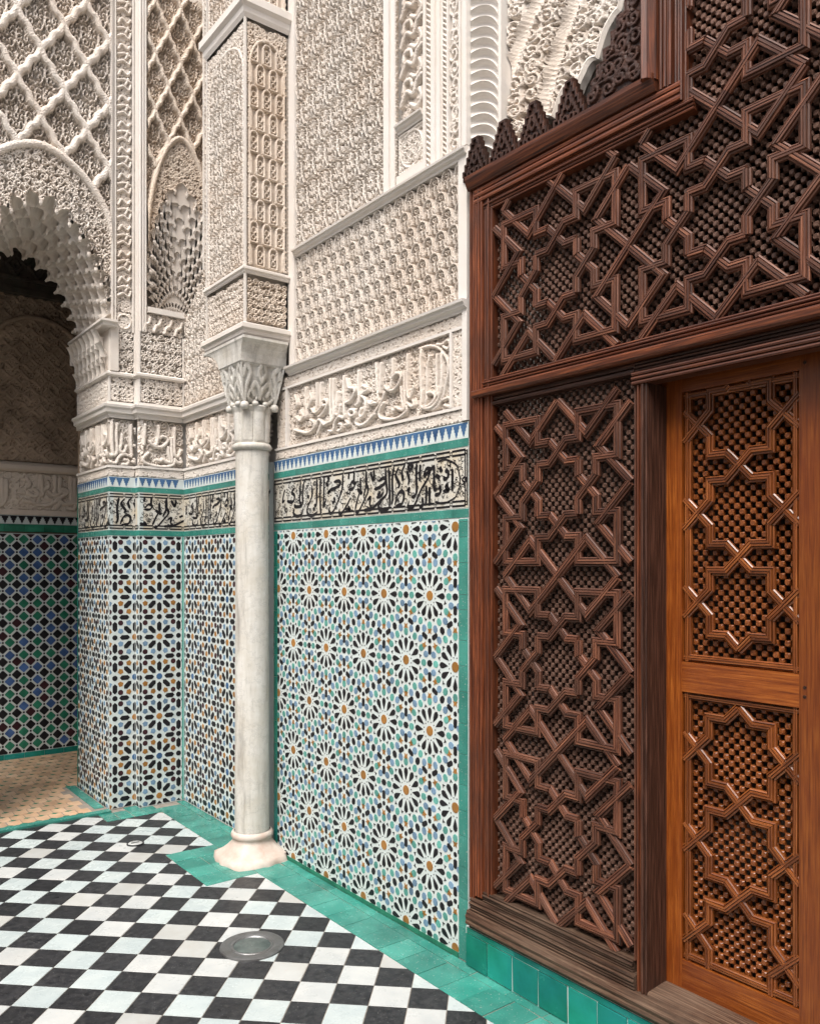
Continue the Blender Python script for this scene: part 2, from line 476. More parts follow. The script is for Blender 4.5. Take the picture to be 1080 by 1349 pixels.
    def diaper(s, cw, ch, r, style=0, top=1.0):
        """staggered rows of small lobed arches, each with a palmette inside"""
        a0, a1, b0, b1 = s.ext
        nx = int(math.ceil((a1 - a0) / cw)) + 1; ny = int(math.ceil((b1 - b0) / ch)) + 2
        for j in range(-1, ny):
            for i in range(-1, nx):
                x = a0 + (i + (0.5 if j % 2 else 0.0)) * cw; y = b0 + j * ch
                def S(l, rr, tp=1.0):
                    for sg in (1, -1):
                        s.stroke(smooth_line([(x + sg * u * cw, y + v * ch) for u, v in l], 4), rr, top * tp)
                if style == 0:
                    S([(0, 1.02), (0.2, 0.95), (0.34, 0.74), (0.40, 0.45), (0.34, 0.16), (0.5, 0.0)], r)
                    S([(0.0, 0.05), (0.03, 0.4), (0.17, 0.55), (0.22, 0.36), (0.12, 0.3)], r * 0.75, 0.85)
                    S([(0.0, 0.62), (0.12, 0.74), (0.10, 0.86), (0.0, 0.8)], r * 0.7, 0.85)
                    s.leaf(x, y + 0.5 * ch, math.pi / 2, 0.16 * ch, r * 0.9, top * 0.8)
                    S([(0.5, 0.15), (0.46, 0.3), (0.5, 0.42)], r * 0.7, 0.8)
                elif style == 1:
                    S([(0, 0.96), (0.16, 0.93), (0.27, 0.80), (0.29, 0.55), (0.29, 0.14), (0.24, 0.06), (0.0, 0.06)], r)
                    S([(0.0, 0.72), (0.14, 0.66), (0.14, 0.5), (0.0, 0.46)], r * 0.8, 0.8)
                    S([(0.0, 0.40), (0.13, 0.34), (0.12, 0.22), (0.0, 0.18)], r * 0.8, 0.8)
                elif style == 3:
                    def Lf(u, v, ang, L, W, tp=0.95):
                        for sg in (1, -1):
                            s.leaf(x + sg * u * cw, y + v * ch, (ang if sg > 0 else math.pi - ang), L * cw, W * cw, top * tp)
                    S([(0, -0.02), (0.10, 0.10), (0.27, 0.10), (0.38, 0.24), (0.30, 0.40), (0.17, 0.38), (0.15, 0.27), (0.22, 0.24)], r)
                    S([(0.38, 0.24), (0.47, 0.40), (0.46, 0.58), (0.34, 0.68), (0.23, 0.62), (0.24, 0.53), (0.31, 0.53)], r)
                    S([(0.46, 0.58), (0.50, 0.72), (0.42, 0.86), (0.26, 0.86), (0.20, 0.77)], r * .95)
                    S([(0.0, 0.44), (0.07, 0.52), (0.08, 0.64), (0.0, 0.72)], r * .95)
                    S([(0.0, 0.98), (0.06, 0.90), (0.05, 0.80), (0.0, 0.74)], r * .9)
                    Lf(0.0, 0.26, math.pi / 2, 0.13, 0.050, 1.0)
                    Lf(0.0, 0.585, math.pi / 2, 0.07, 0.035)
                    Lf(0.085, 0.20, 0.9, 0.085, 0.034); Lf(0.28, 0.0, 0.2, 0.10, 0.038)
                    Lf(0.43, 0.10, 1.2, 0.095, 0.036); Lf(0.36, 0.50, 1.9, 0.075, 0.032)
                    Lf(0.14, 0.50, 2.3, 0.080, 0.032); Lf(0.14, 0.70, 0.8, 0.085, 0.034)
                    Lf(0.13, 0.90, 2.2, 0.080, 0.034); Lf(0.33, 0.77, 2.9, 0.085, 0.032)
                    Lf(0.46, 0.47, 0.3, 0.06, 0.028); Lf(0.36, 0.96, 0.4, 0.09, 0.034); Lf(0.05, 0.36, 2.2, 0.06, 0.028)
                else:
                    S([(0, 0.95), (0.3, 0.6), (0.46, 0.5), (0.3, 0.4), (0.0, 0.05)], r)
                    S([(0, 0.7), (0.16, 0.5), (0, 0.3)], r * 0.8, 0.8)
    def rope(s, k, sl):
        A, B = np.meshgrid(s.a, s.b)
        s.h = np.maximum(s.h, 0.5 + 0.5 * np.sin(2 * np.pi * (k * B + sl * k * A)))
    def build(s, name, pl, n0, depth, m, parent, kind=None, curve=None):
        A, B = np.meshgrid(s.a, s.b)
        g = np.random.default_rng(3)
        hh = s.h + (g.random(s.h.shape) - 0.5) * 0.05
        P = pl.p(A, B, n0 - depth + depth * hh)
        if curve is not None:
            P = curve(P, A, B, hh)
        P = P.reshape(-1, 3) - BASE[parent]
        w = s.na + 1
        i, j = np.meshgrid(np.arange(s.na), np.arange(s.nb))
        f = np.stack([j * w + i, j * w + i + 1, (j + 1) * w + i + 1, (j + 1) * w + i], -1)
        if s.keep is not None:
            ca = (s.a[:-1] + s.a[1:]) / 2; cb = (s.b[:-1] + s.b[1:]) / 2
            f = f[s.keep(*np.meshgrid(ca, cb))]
        f = f.reshape(-1, 4)
        me = bpy.data.meshes.new(name)
        me.vertices.add(len(P)); me.vertices.foreach_set('co', P.astype(np.float32).ravel())
        me.loops.add(len(f) * 4); me.loops.foreach_set('vertex_index', f.astype(np.int32).ravel())
        me.polygons.add(len(f)); me.polygons.foreach_set('loop_start', np.arange(0, len(f) * 4, 4, dtype=np.int32))
        me.polygons.foreach_set('use_smooth', np.full(len(f), False))
        me.update(calc_edges=True)
        me.materials.append(MT[m])
        o = bpy.data.objects.new(name, me)
        link(o, parent, BASE[parent])
        if kind: o['kind'] = kind
        return o

def clip_half(poly, nx, ny, d):
    """keep the part of poly with nx*x + ny*y <= d"""
    out = []
    for k in range(len(poly)):
        p, q = poly[k], poly[(k + 1) % len(poly)]
        a = nx * p[0] + ny * p[1] - d; b = nx * q[0] + ny * q[1] - d
        if a <= 0: out.append(p)
        if (a < 0 < b) or (b < 0 < a):
            t = a / (a - b)
            out.append((p[0] + t * (q[0] - p[0]), p[1] + t * (q[1] - p[1])))
    return out
def poly_area(p):
    return 0.5 * abs(sum(p[i][0] * p[(i + 1) % len(p)][1] - p[(i + 1) % len(p)][0] * p[i][1] for i in range(len(p))))
def clip_rect(poly, a0, a1, b0, b1):
    for h in ((-1, 0, -a0), (1, 0, a1), (0, -1, -b0), (0, 1, b1)):
        poly = clip_half(poly, *h)
        if len(poly) < 3: return []
    return poly
def strokes(data):
    return [np.array(d, float).reshape(-1, 2) / 1000.0 for d in data]

# ------------------------------------------------------------------ pen strokes of the inscriptions, in millimetres on the wall
STU = [[-2554,2400,-2552,2335,-2554,2275,-2564,2238,-2587,2207,-2622,2193,-2664,2197,-2685,2209],[-2581,2402,-2584,2341,-2582,2280,-2577,2240],[-2643,2255,-2615,2255,-2594,2239,-2601,2218,-2629,2205,-2657,2200],[-2629,2407,-2643,2361,-2644,2317,-2646,2274,-2649,2230,-2664,2201],[-2685,2440,-2689,2370,-2685,2298,-2682,2244,-2685,2213],[-2777,2441,-2779,2378,-2781,2314,-2775,2268,-2758,2256,-2740,2289,-2736,2298],[-2740,2244,-2732,2221,-2755,2219,-2777,2236],[-2884,2444,-2884,2388,-2892,2352,-2900,2321,-2919,2320],[-2884,2365,-2857,2378,-2826,2368,-2830,2341,-2861,2314,-2896,2309,-2927,2321,-2939,2337],[-2822,2312,-2818,2266,-2807,2218,-2834,2218,-2861,2231,-2872,2219,-2888,2226],[-2799,2372,-2799,2299,-2796,2226,-2811,2210],[-2781,2223,-2788,2202,-2834,2185,-2896,2183,-2951,2193,-2980,2206,-2984,2231,-2951,2264],[-3009,2449,-3002,2381,-2996,2323,-2992,2275,-3025,2275,-3050,2274],[-2972,2442,-2976,2377,-2980,2316],[-2943,2309,-2968,2271,-3009,2239,-3059,2208,-3110,2190,-3140,2190],[-3624,2447,-3624,2386,-3614,2312,-3624,2293],[-3516,2449,-3516,2369,-3520,2324],[-3477,2442,-3482,2363,-3477,2328,-3511,2308,-3540,2307,-3569,2331],[-3468,2351,-3444,2357,-3421,2339,-3435,2311,-3473,2287,-3501,2281],[-3468,2351,-3458,2330,-3430,2330],[-3393,2447,-3393,2354,-3389,2280,-3380,2244],[-3361,2442,-3366,2355,-3361,2290,-3370,2248,-3416,2239,-3449,2234,-3463,2246],[-3330,2373,-3334,2320,-3343,2273,-3316,2269,-3303,2306],[-3272,2440,-3274,2359,-3271,2282,-3272,2244,-3316,2255,-3352,2231,-3370,2194,-3407,2199],[-3312,2220,-3290,2213,-3299,2190,-3325,2188],[-3246,2421,-3229,2380,-3186,2368,-3186,2345,-3220,2317,-3255,2313],[-3220,2274,-3186,2265,-3186,2246,-3220,2246,-3229,2266,-3220,2274],[-3149,2441,-3149,2366,-3146,2301,-3170,2286],[-3112,2367,-3095,2357],[-3071,2344,-3103,2336,-3128,2326,-3095,2302,-3095,2256,-3120,2227,-3140,2239,-3128,2265],[-3016,2289,-3055,2277,-3071,2289],[-3016,2226,-3047,2212,-3095,2191,-3145,2191,-3170,2206,-3161,2223],[-3742,2247,-3690,2233,-3619,2216,-3559,2223,-3540,2256,-3579,2277],[-3721,2312,-3680,2286,-3649,2307,-3669,2336],[-3511,2197,-3492,2220,-3473,2252,-3501,2266,-3520,2244],[-3255,2227,-3229,2209,-3264,2209],[-3731,2424,-3711,2379,-3731,2356],[-3579,2409,-3569,2377,-3599,2341]]
STUARC = [[-2700,2452,-2636,2450,-2581,2432,-2547,2403,-2520,2364,-2517,2320,-2533,2272,-2547,2231,-2581,2193,-2615,2185],[-2587,2446,-2554,2439,-2520,2449,-2504,2429,-2520,2415,-2547,2429],[-2547,2214,-2514,2217,-2487,2196,-2507,2182,-2540,2191]]
BLK = [[-3844,1946,-3859,1917,-3869,1882,-3844,1891],[-3739,1948,-3773,1926,-3744,1909,-3753,1880,-3793,1878,-3823,1884],[-3680,1987,-3685,1925,-3690,1876,-3671,1851,-3729,1849,-3749,1860],[-3628,1988,-3652,1956,-3661,1904,-3657,1855],[-3744,1840,-3753,1816,-3719,1800,-3671,1807,-3657,1836],[-3568,1945,-3568,1897,-3586,1870,-3614,1833,-3605,1804,-3558,1797,-3513,1814],[-3522,1979,-3522,1904,-3526,1847,-3549,1849],[-3486,1985,-3490,1902,-3486,1826,-3482,1798],[-3451,1987,-3455,1899,-3459,1834,-3433,1874],[-3424,1976,-3407,1965,-3433,1944,-3407,1937],[-3364,1948,-3322,1949,-3305,1934,-3347,1919,-3390,1913,-3416,1901,-3390,1904],[-3285,1986,-3289,1919,-3314,1871,-3356,1819,-3390,1798,-3407,1813,-3398,1831],[-3232,1982,-3236,1951],[-3232,1910,-3208,1935,-3184,1925,-3200,1904,-3240,1902],[-3188,1982,-3192,1925],[-3216,1865,-3248,1831,-3289,1798,-3314,1794,-3314,1817],[-3160,1901,-3145,1882,-3160,1853,-3184,1797],[-3137,1951,-3133,1881,-3118,1885],[-3091,1978,-3091,1926,-3076,1886,-3106,1845,-3152,1795,-3176,1792],[-3106,1797,-3076,1800,-3050,1803,-3061,1821],[-3264,1814,-3224,1803,-3240,1826],[-3364,1875,-3356,1856,-3381,1848],[-3614,1896,-3595,1890],[-3558,1830,-3540,1825],[-3090,1977,-3090,1916,-3114,1858],[-3057,1969,-3033,1930,-3025,1976],[-2994,1923,-2955,1933,-2936,1923,-2963,1902,-3002,1891,-3029,1889],[-2940,1977,-2936,1918,-2932,1864,-2986,1831,-3057,1799,-3082,1814],[-2917,1975,-2913,1916,-2909,1818,-2932,1792,-2978,1795,-2994,1814,-2963,1834],[-2879,1976,-2891,1914,-2887,1843,-2898,1808],[-2842,1972,-2865,1939,-2839,1897,-2850,1880],[-2799,1977,-2821,1948,-2810,1908],[-2763,1978,-2746,1963,-2763,1952,-2777,1966,-2763,1978],[-2785,1949,-2770,1913,-2777,1888],[-2872,1807,-2850,1854,-2821,1865,-2806,1847,-2821,1812,-2865,1806],[-2718,1977,-2721,1918,-2718,1866,-2728,1841,-2756,1835],[-2694,1967,-2697,1899],[-2613,1959,-2620,1943,-2653,1946,-2666,1922,-2633,1931,-2646,1903,-2687,1864,-2728,1807,-2756,1787,-2777,1801,-2770,1823],[-2680,1830,-2677,1796,-2701,1793],[-2653,1878,-2656,1811,-2666,1795],[-2633,1869,-2633,1793],[-2603,1958,-2603,1900,-2600,1858,-2580,1860],[-2593,1915,-2567,1901],[-2567,1946,-2554,1924],[-2600,1833,-2567,1839,-2564,1863,-2580,1856],[-2535,1927,-2516,1921,-2516,1901,-2535,1894,-2542,1907],[-2513,1872,-2529,1865,-2510,1847,-2548,1846],[-2488,1931,-2488,1890,-2491,1842],[-3002,1860,-2978,1872],[-2955,1874,-2971,1857,-3010,1851],[-3082,1842,-3057,1854,-3065,1818],[-2785,1862,-2770,1874,-2777,1845]]
BLKARC = [[-2580,1968,-2535,1972,-2491,1959,-2460,1940,-2448,1911,-2442,1878,-2448,1847,-2467,1820,-2498,1806,-2548,1796,-2593,1807],[-2430,1883,-2415,1892,-2401,1881,-2415,1872,-2430,1883]]

# ================================================================== FLOORS
FX = -0.212                       # outer edge of the green border along the right wall
COLR = (-0.485, FX, 3.74, 4.27)   # green patch round the column foot
YB = 5.035                        # where the checkerboard ends before the corner pier
ground = Geo().box(FLOOR, -30, 30, -30, 30, -0.5, -0.03).build('ground', 'floor_grout', kind='structure')
floor = empty('courtyard_floor', (-1.0, 3.0, 0), kind='structure')
Geo().box(FLOOR, -9, 3.4, -7, 5.26, -0.02, -0.0022).build('mortar_bed', 'floor_grout', floor)
TS = 0.1385
a_i = R(-43.9)
ti = np.array([math.cos(a_i), math.sin(a_i)]); tj = np.array([ti[1], -ti[0]])   # j runs towards the camera
S_, C_ = math.sin(HEAD), math.cos(HEAD)
org = np.array([CAM.x + C_ * -0.9745 + S_ * 4.238, CAM.y - S_ * -0.9745 + C_ * 4.238])
org = org + ti * 0.0 + tj * 0.0
wt = ['white_tile', 'white_tile_cool', 'white_tile_cool', 'white_tile_warm', 'white_tile', 'white_tile_cool']
full = {}
gp = 0.0015
sq = [(gp, gp), (TS - gp, gp), (TS - gp, TS - gp), (gp, TS - gp)]
for m in ('white_tile', 'white_tile_cool', 'white_tile_warm', 'black_tile'):
    full[m] = piece_mesh('tile', sq, 0.006, m, 0.0007)
cand = []
for i in range(-32, 34):
    for j in range(-12, 40):
        c0 = org + ti * TS * i + tj * TS * (j + 1)
        ctr = org + ti * TS * (i + .5) + tj * TS * (j + .5)
        if ctr[0] < -4.2 or ctr[0] > 0 or ctr[1] < -1.5 or ctr[1] > 5.4:
            continue
        poly = [tuple(c0 + ti * u - tj * v) for u, v in sq]
        d = ctr - np.array([CAM.x, CAM.y]); Z = S_ * d[0] + C_ * d[1]; X = C_ * d[0] - S_ * d[1]
        vis = Z > 0.5 and abs(X / Z) < 0.55 and 743.8 + 1085 * 1.55 / Z < 1400
        cand.append((poly, c0, (i + j) % 2 == 0, Z, vis, (i, j)))
cand.sort(key=lambda q: (not q[4], q[3]))
rest = Geo()
nt_ = 0
DR = (-0.60, 3.035, 0.125)        # drain centre, radius
for poly, c0, blk, Z, vis, ij in cand:
    random.seed(ij[0] * 97 + ij[1] * 13)
    m = 'black_tile' if blk else random.choice(wt)
    dz = random.uniform(-0.0008, 0.0004)
    P = clip_half(poly, 1, 0, FX - 0.001)
    if len(P) >= 3: P = clip_half(P, 0, 1, 5.203)
    if len(P) < 3: continue
    pieces = [P]
    xs = [p[0] for p in P]; ys = [p[1] for p in P]
    if max(xs) > COLR[0] and max(ys) > COLR[2] and min(ys) < COLR[3]:
        pieces = [clip_half(P, 1, 0, COLR[0] - .001)]
        Q = clip_half(P, -1, 0, -COLR[0])
        if len(Q) >= 3:
            pieces += [clip_half(Q, 0, 1, COLR[2] - .001), clip_half(Q, 0, -1, -COLR[3] - .001)]
    if max(xs) > -0.55 and max(ys) > YB:
        pieces = [clip_half(P, 1, 0, -0.551), clip_half(clip_half(P, -1, 0, 0.55), 0, 1, YB) if max(xs) > -0.55 else []]
    pieces = [q for q in pieces if len(q) >= 3 and poly_area(q) > 0.0004]
    for q in pieces:
        if vis and nt_ < 296:
            nt_ += 1
            if len(q) == 4 and abs(poly_area(q) - (TS - 2 * gp) ** 2) < 1e-6:
                inst('tile', full[m], FLOOR, c0[0], c0[1], -0.006 + dz, a_i, floor)
            else:
                Geo().prism(FLOOR, q, -0.006, dz, 0, 0.0006).build('tile', m, floor)
        else:
            rest.prism(FLOOR, q, -0.006, dz, 0 if blk else ['white_tile', 'white_tile_cool', 'white_tile_warm'].index(m) + 1)
rest.build('tile_field', ['black_tile', 'white_tile', 'white_tile_cool', 'white_tile_warm'], floor, kind='stuff')

border = empty('floor_border', (-0.1, 3.5, 0), kind='structure')
Geo().box(FLOOR, COLR[0], 0.0, -1.5, 5.2, -0.015, -0.0035).build('mortar_bed', 'grout', border)
random.seed(11)
def gt(x0, x1, y0, y1, z=0.0, g=0.0016):
    dz = random.uniform(-0.0012, 0.0012)
    j = [random.uniform(-0.0012, 0.0012) for _ in range(8)]
    P = [(x0 + g + j[0], y0 + g + j[1]), (x1 - g + j[2], y0 + g + j[3]), (x1 - g + j[4], y1 - g + j[5]), (x0 + g + j[6], y1 - g + j[7])]
    Geo().prism(FLOOR, P, -0.006, z + 0.001 + dz, 0, 0.0015).build('tile', 'gtile', border)
y = 0.6
while y < 5.05:
    L = random.uniform(0.118, 0.135)
    if not (COLR[2] - 0.06 < y < COLR[3] - 0.1):
        gt(FX, -0.056, y, y + L)
    y += L
y = 0.6
while y < 5.1:
    L = random.uniform(0.15, 0.19)
    if True:
        gt(-0.056, -0.004, y, min(y + L, 5.19))
    y += L
for x0, x1 in ((-0.485, -0.35), (-0.35, FX)):
    y = COLR[2]
    while y < COLR[3] - 0.02:
        gt(x0, x1, y, y + 0.1325); y += 0.1325
for k in range(4):
    if k != 1: gt(FX, -0.06, COLR[2] - 0.03 + k * 0.14, COLR[2] - 0.03 + k * 0.14 + 0.139)
x = -0.549
for k in range(4):
    gt(x, x + 0.083, YB, 5.115 if x < -0.3 else 5.115); 
    gt(x, x + 0.083, 5.118, 5.203 if x < -0.44 else (5.262 if x < -0.35 else 5.195))
    x += 0.085

gfloor = empty('gallery_floor', (-0.9, 6.2, 0.012), kind='structure')
Geo().box(FLOOR, -6, 1.6, 5.262, 7.3, -0.01, 0.004).build('mortar_bed', 'floor_grout', gfloor)
x = -3.0
while x < -0.4:
    L = random.uniform(0.24, 0.3)
    Geo().box(FLOOR, x, min(x + L - 0.002, -0.47), 5.205 if x < -0.5 else 5.205, 5.262, -0.01, 0.012).build('edge_tile', 'gtile', gfloor)
    x += L
y = 5.33
while y < 5.95:
    Geo().box(FLOOR, -0.535, -0.475, y, y + 0.118, -0.01, 0.0075).build('edge_tile', 'gtile', gfloor); y += 0.12
tm = piece_mesh('tile', [(0.003, 0.003), (0.076, 0.003), (0.076, 0.097), (0.003, 0.097)], 0.005, 'terracotta', 0.001)
slv = Geo()
r_ = 0
y = 5.28
while y < 7.03:
    x = -1.76 + (0.04 if r_ % 2 else 0)
    while x < -0.48 or (y > 5.95 and x < 0.6):
        if not (y < 5.97 and x > -0.62):
            inst('tile', tm, FLOOR, x, y, 0.003 + random.uniform(-.0008, .0008), random.uniform(-.02, .02), gfloor) if x > -1.3 and x < -0.05 else \
                slv.prism(FLOOR, [(x, y), (x + .073, y), (x + .073, y + .094), (x, y + .094)], 0.003, 0.008, 1)
            slv.prism(FLOOR, [(x - .02, y), (x + .0, y - .012), (x + .02, y), (x, y + .012)], 0.003, 0.0092, 0)
        x += 0.08
    y += 0.1; r_ += 1
slv.build('tile_slivers', ['zdkgreen', 'terracotta'], gfloor, kind='stuff')

# ================================================================== tile mosaics (zellij)
def ngon(n, r, rot=0.0, ry=None):
    ry = r if ry is None else ry
    return [(r * math.cos(rot + 2 * math.pi * k / n), ry * math.sin(rot + 2 * math.pi * k / n)) for k in range(n)]

def mosaic(parent, pl, rect, pieces, types, limit, mats, n=0.0, h=0.0016):
    """pieces: (type, material, a, b, angle). Whole pieces that show largest become parts, the rest is one mesh."""
    a0, a1, b0, b1 = rect
    cen = {k: np.mean(v, axis=0) for k, v in types.items()}
    types = {k: [(x - cen[k][0], y_ - cen[k][1]) for x, y_ in v] for k, v in types.items()}
    pieces = [(ty, m, a + cen[ty][0] * math.cos(an) - cen[ty][1] * math.sin(an), b + cen[ty][0] * math.sin(an) + cen[ty][1] * math.cos(an), an) for ty, m, a, b, an in pieces]
    whole, cut = [], []
    for ty, m, a, b, an in pieces:
        P = [(a + x * math.cos(an) - y * math.sin(an), b + x * math.sin(an) + y * math.cos(an)) for x, y in types[ty]]
        if all(a0 < p[0] < a1 and a0 < a1 and b0 < p[1] < b1 for p in P):
            w = pl.p(np.array(a), np.array(b), np.array(0.0)) - np.array(CAM)
            facing = -float(w @ pl.N) / np.linalg.norm(w)
            whole.append((poly_area(P) * facing / float(w @ w), ty, m, a, b, an, P))
        else:
            Q = clip_rect(P, a0, a1, b0, b1)
            if len(Q) >= 3 and poly_area(Q) > 1.5e-5:
                cut.append((m, Q))
    whole.sort(key=lambda q: -q[0])
    meshes = {}
    g = Geo()
    for k, (_, ty, m, a, b, an, P) in enumerate(whole):
        if k < limit:
            if (ty, m) not in meshes:
                meshes[(ty, m)] = piece_mesh('zellij_piece', types[ty], h, m, 0.0008)
            inst('zellij_piece', meshes[(ty, m)], pl, a, b, n, an, parent, tilt=0.012)
        else:
            g.prism(pl, P, n, n + h, mats.index(m))
    for m, Q in cut:
        g.prism(pl, Q, n, n + h, mats.index(m))
    if g.f:
        g.build('zellij_field', mats, parent, kind='stuff')

# --- twelve-fold stars on a triangular net (the big panel)
AA = 0.3213
def sc(P, k): return [(x * k, y * k) for x, y in P]
T12 = {
 'centre': sc(ngon(12, 0.066), AA),
 'petal': sc([(0.135, 0), (0.195, -0.025), (0.245, -0.041), (0.281, -0.034), (0.304, 0), (0.281, 0.034), (0.245, 0.041), (0.195, 0.025)], AA),
 'tri': sc([(0.343, 0), (0.298, 0.028), (0.310, 0), (0.298, -0.028)], AA),
 'dot': sc([(0.128, 0), (0.112, 0.010), (0.112, -0.010)], AA),
 'oval': sc([(0.053, 0), (0.036, 0.034), (0.0, 0.046), (-0.036, 0.034), (-0.053, 0), (-0.036, -0.034), (0, -0.046), (0.036, -0.034)], AA),
 'mid': sc(ngon(8, 0.054, 0, 0.046), AA),
 'hub': sc(ngon(6, 0.034, 0), AA),
 'arm': sc([(-0.062, 0), (-0.045, -0.033), (0.045, -0.033), (0.064, 0), (0.045, 0.033), (-0.045, 0.033)], AA),
 'crown': sc([(-0.040, 0.0), (-0.022, -0.020), (-0.030, -0.044), (0.004, -0.026), (0.044, -0.030), (0.022, 0.0), (0.044, 0.030), (0.004, 0.026), (-0.030, 0.044), (-0.022, 0.020)], AA),
}
def twelve(rect, sx, sz):
    a0, a1, b0, b1 = rect
    out = []
    rowh = AA * math.sqrt(3) / 2
    for j in range(-8, 4):
        for i in range(-8, 8):
            x = sx + (i + (0.5 if j % 2 else 0)) * AA; z = sz + j * rowh
            if not (a0 - AA < x < a1 + AA and b0 - AA < z < b1 + AA): continue
            out.append(('centre', 'zochre', x, z, 0))
            for k in range(12):
                t = k * math.pi / 6
                c, s = math.cos(t), math.sin(t)
                out.append(('petal', 'zblack', x, z, t))
                out.append(('tri', 'zblack', x, z, t + math.pi / 12))
                out.append(('dot', 'zblack', x, z, t + math.pi / 12))
                out.append(('oval', 'zgreen', x + .378 * AA * c, z + .378 * AA * s, t))
                t2 = t + math.pi / 12
                out.append(('oval', 'zblue', x + .437 * AA * math.cos(t2), z + .437 * AA * math.sin(t2), t2))
            for k in range(3):
                t = k * math.pi / 3
                out.append(('mid', 'zblack', x + .5 * AA * math.cos(t), z + .5 * AA * math.sin(t), t))
            for t0 in (math.pi / 6, math.pi / 2):       # the two triangle centres that belong to this star
                hx = x + AA / math.sqrt(3) * math.cos(t0); hz = z + AA / math.sqrt(3) * math.sin(t0)
                out.append(('hub', 'zblack', hx, hz, t0))
                for k in range(3):
                    t = t0 + math.pi + k * 2 * math.pi / 3
                    out.append(('crown', 'zochre', hx + .128 * AA * math.cos(t), hz + .128 * AA * math.sin(t), t + math.pi))
                    t += math.pi / 3
                    out.append(('arm', 'zblack', hx + .118 * AA * math.cos(t), hz + .118 * AA * math.sin(t), t))
    return out

# --- eight-fold stars on a square net (the corner pier)
LH = 0.1285
T8 = {
 'centre': sc(ngon(8, 0.16, math.pi / 8), LH),
 'hex': sc([(-0.255, 0), (-0.15, -0.115), (0.15, -0.115), (0.255, 0), (0.15, 0.115), (-0.15, 0.115)], LH),
 'round': sc(ngon(8, 0.135, math.pi / 8), LH),
 'kite': sc([(0.14, 0.0), (0.035, 0.13), (-0.12, 0.095), (-0.12, -0.095), (0.035, -0.13)], LH),
}
def eight(rect, sx, sz, seed=0):
    a0, a1, b0, b1 = rect
    g = random.Random(seed)
    out = []
    for j in range(-8, 3):
        for i in range(-6, 7):
            x = sx + i * 2 * LH; z = sz + j * 2 * LH
            if not (a0 - 2 * LH < x < a1 + 2 * LH and b0 - 2 * LH < z < b1 + 2 * LH): continue
            odd = (i + j) % 2
            out.append(('centre', 'zcobalt' if odd else 'zochre', x, z, 0))
            ring = 'zochre' if odd else 'zblue'
            for k in range(8):
                t = k * math.pi / 4
                r = 0.51 if k % 2 == 0 else 0.52
                out.append(('hex', 'zblack', x + r * LH * math.cos(t), z + r * LH * math.sin(t), t))
            for sx_ in (1, -1):
                for sz_ in (1, -1):
                    for u, v in ((0.31, 0.71), (0.71, 0.31)):
                        out.append(('kite', ring, x + sx_ * u * LH, z + sz_ * v * LH, math.atan2(-sz_ * v, -sx_ * u)))
                    out.append(('round', 'zpurple', x + sx_ * .72 * LH, z + sz_ * .72 * LH, 0))
                    out.append(('hex', 'zblack', x + sx_ * .54 * LH, z + LH, 0)) if sz_ > 0 else None
                    out.append(('hex', 'zblack', x + LH, z + sz_ * .54 * LH, math.pi / 2)) if sx_ > 0 else None
            out.append(('round', 'zblack', x + LH, z + LH, 0))
            out.append(('round', 'zblack', x, z + LH, 0))
            out.append(('round', 'zblack', x + LH, z, 0))
    return [o for o in out if o]

# ================================================================== tile friezes and the glazed inscription
def ribbon(g, pl, pts, w, n, mi=0, nib=0.9, taper=True):
    p = smooth_line(pts, 6)
    d = np.gradient(p, axis=0); L = np.linalg.norm(d, axis=1, keepdims=True) + 1e-9
    d = d / L
    nrm = np.stack([-d[:, 1], d[:, 0]], 1)
    ang = np.arctan2(d[:, 1], d[:, 0])
    ww = w * (0.50 + 0.50 * np.abs(np.sin(ang - nib)))
    if taper and len(p) > 6:
        k = np.linspace(0, 1, len(p))
        ww = ww * np.clip(np.minimum(k * 9 + .45, (1 - k) * 7 + .25), 0, 1)
    A = p + nrm * ww[:, None]; B = p - nrm * ww[:, None]
    k = len(p)
    V = np.concatenate([pl.p(A[:, 0], A[:, 1], np.full(k, n)), pl.p(B[:, 0], B[:, 1], np.full(k, n))])
    g.add(V, [(i, k + i, k + i + 1, i + 1) for i in range(k - 1)], mi)

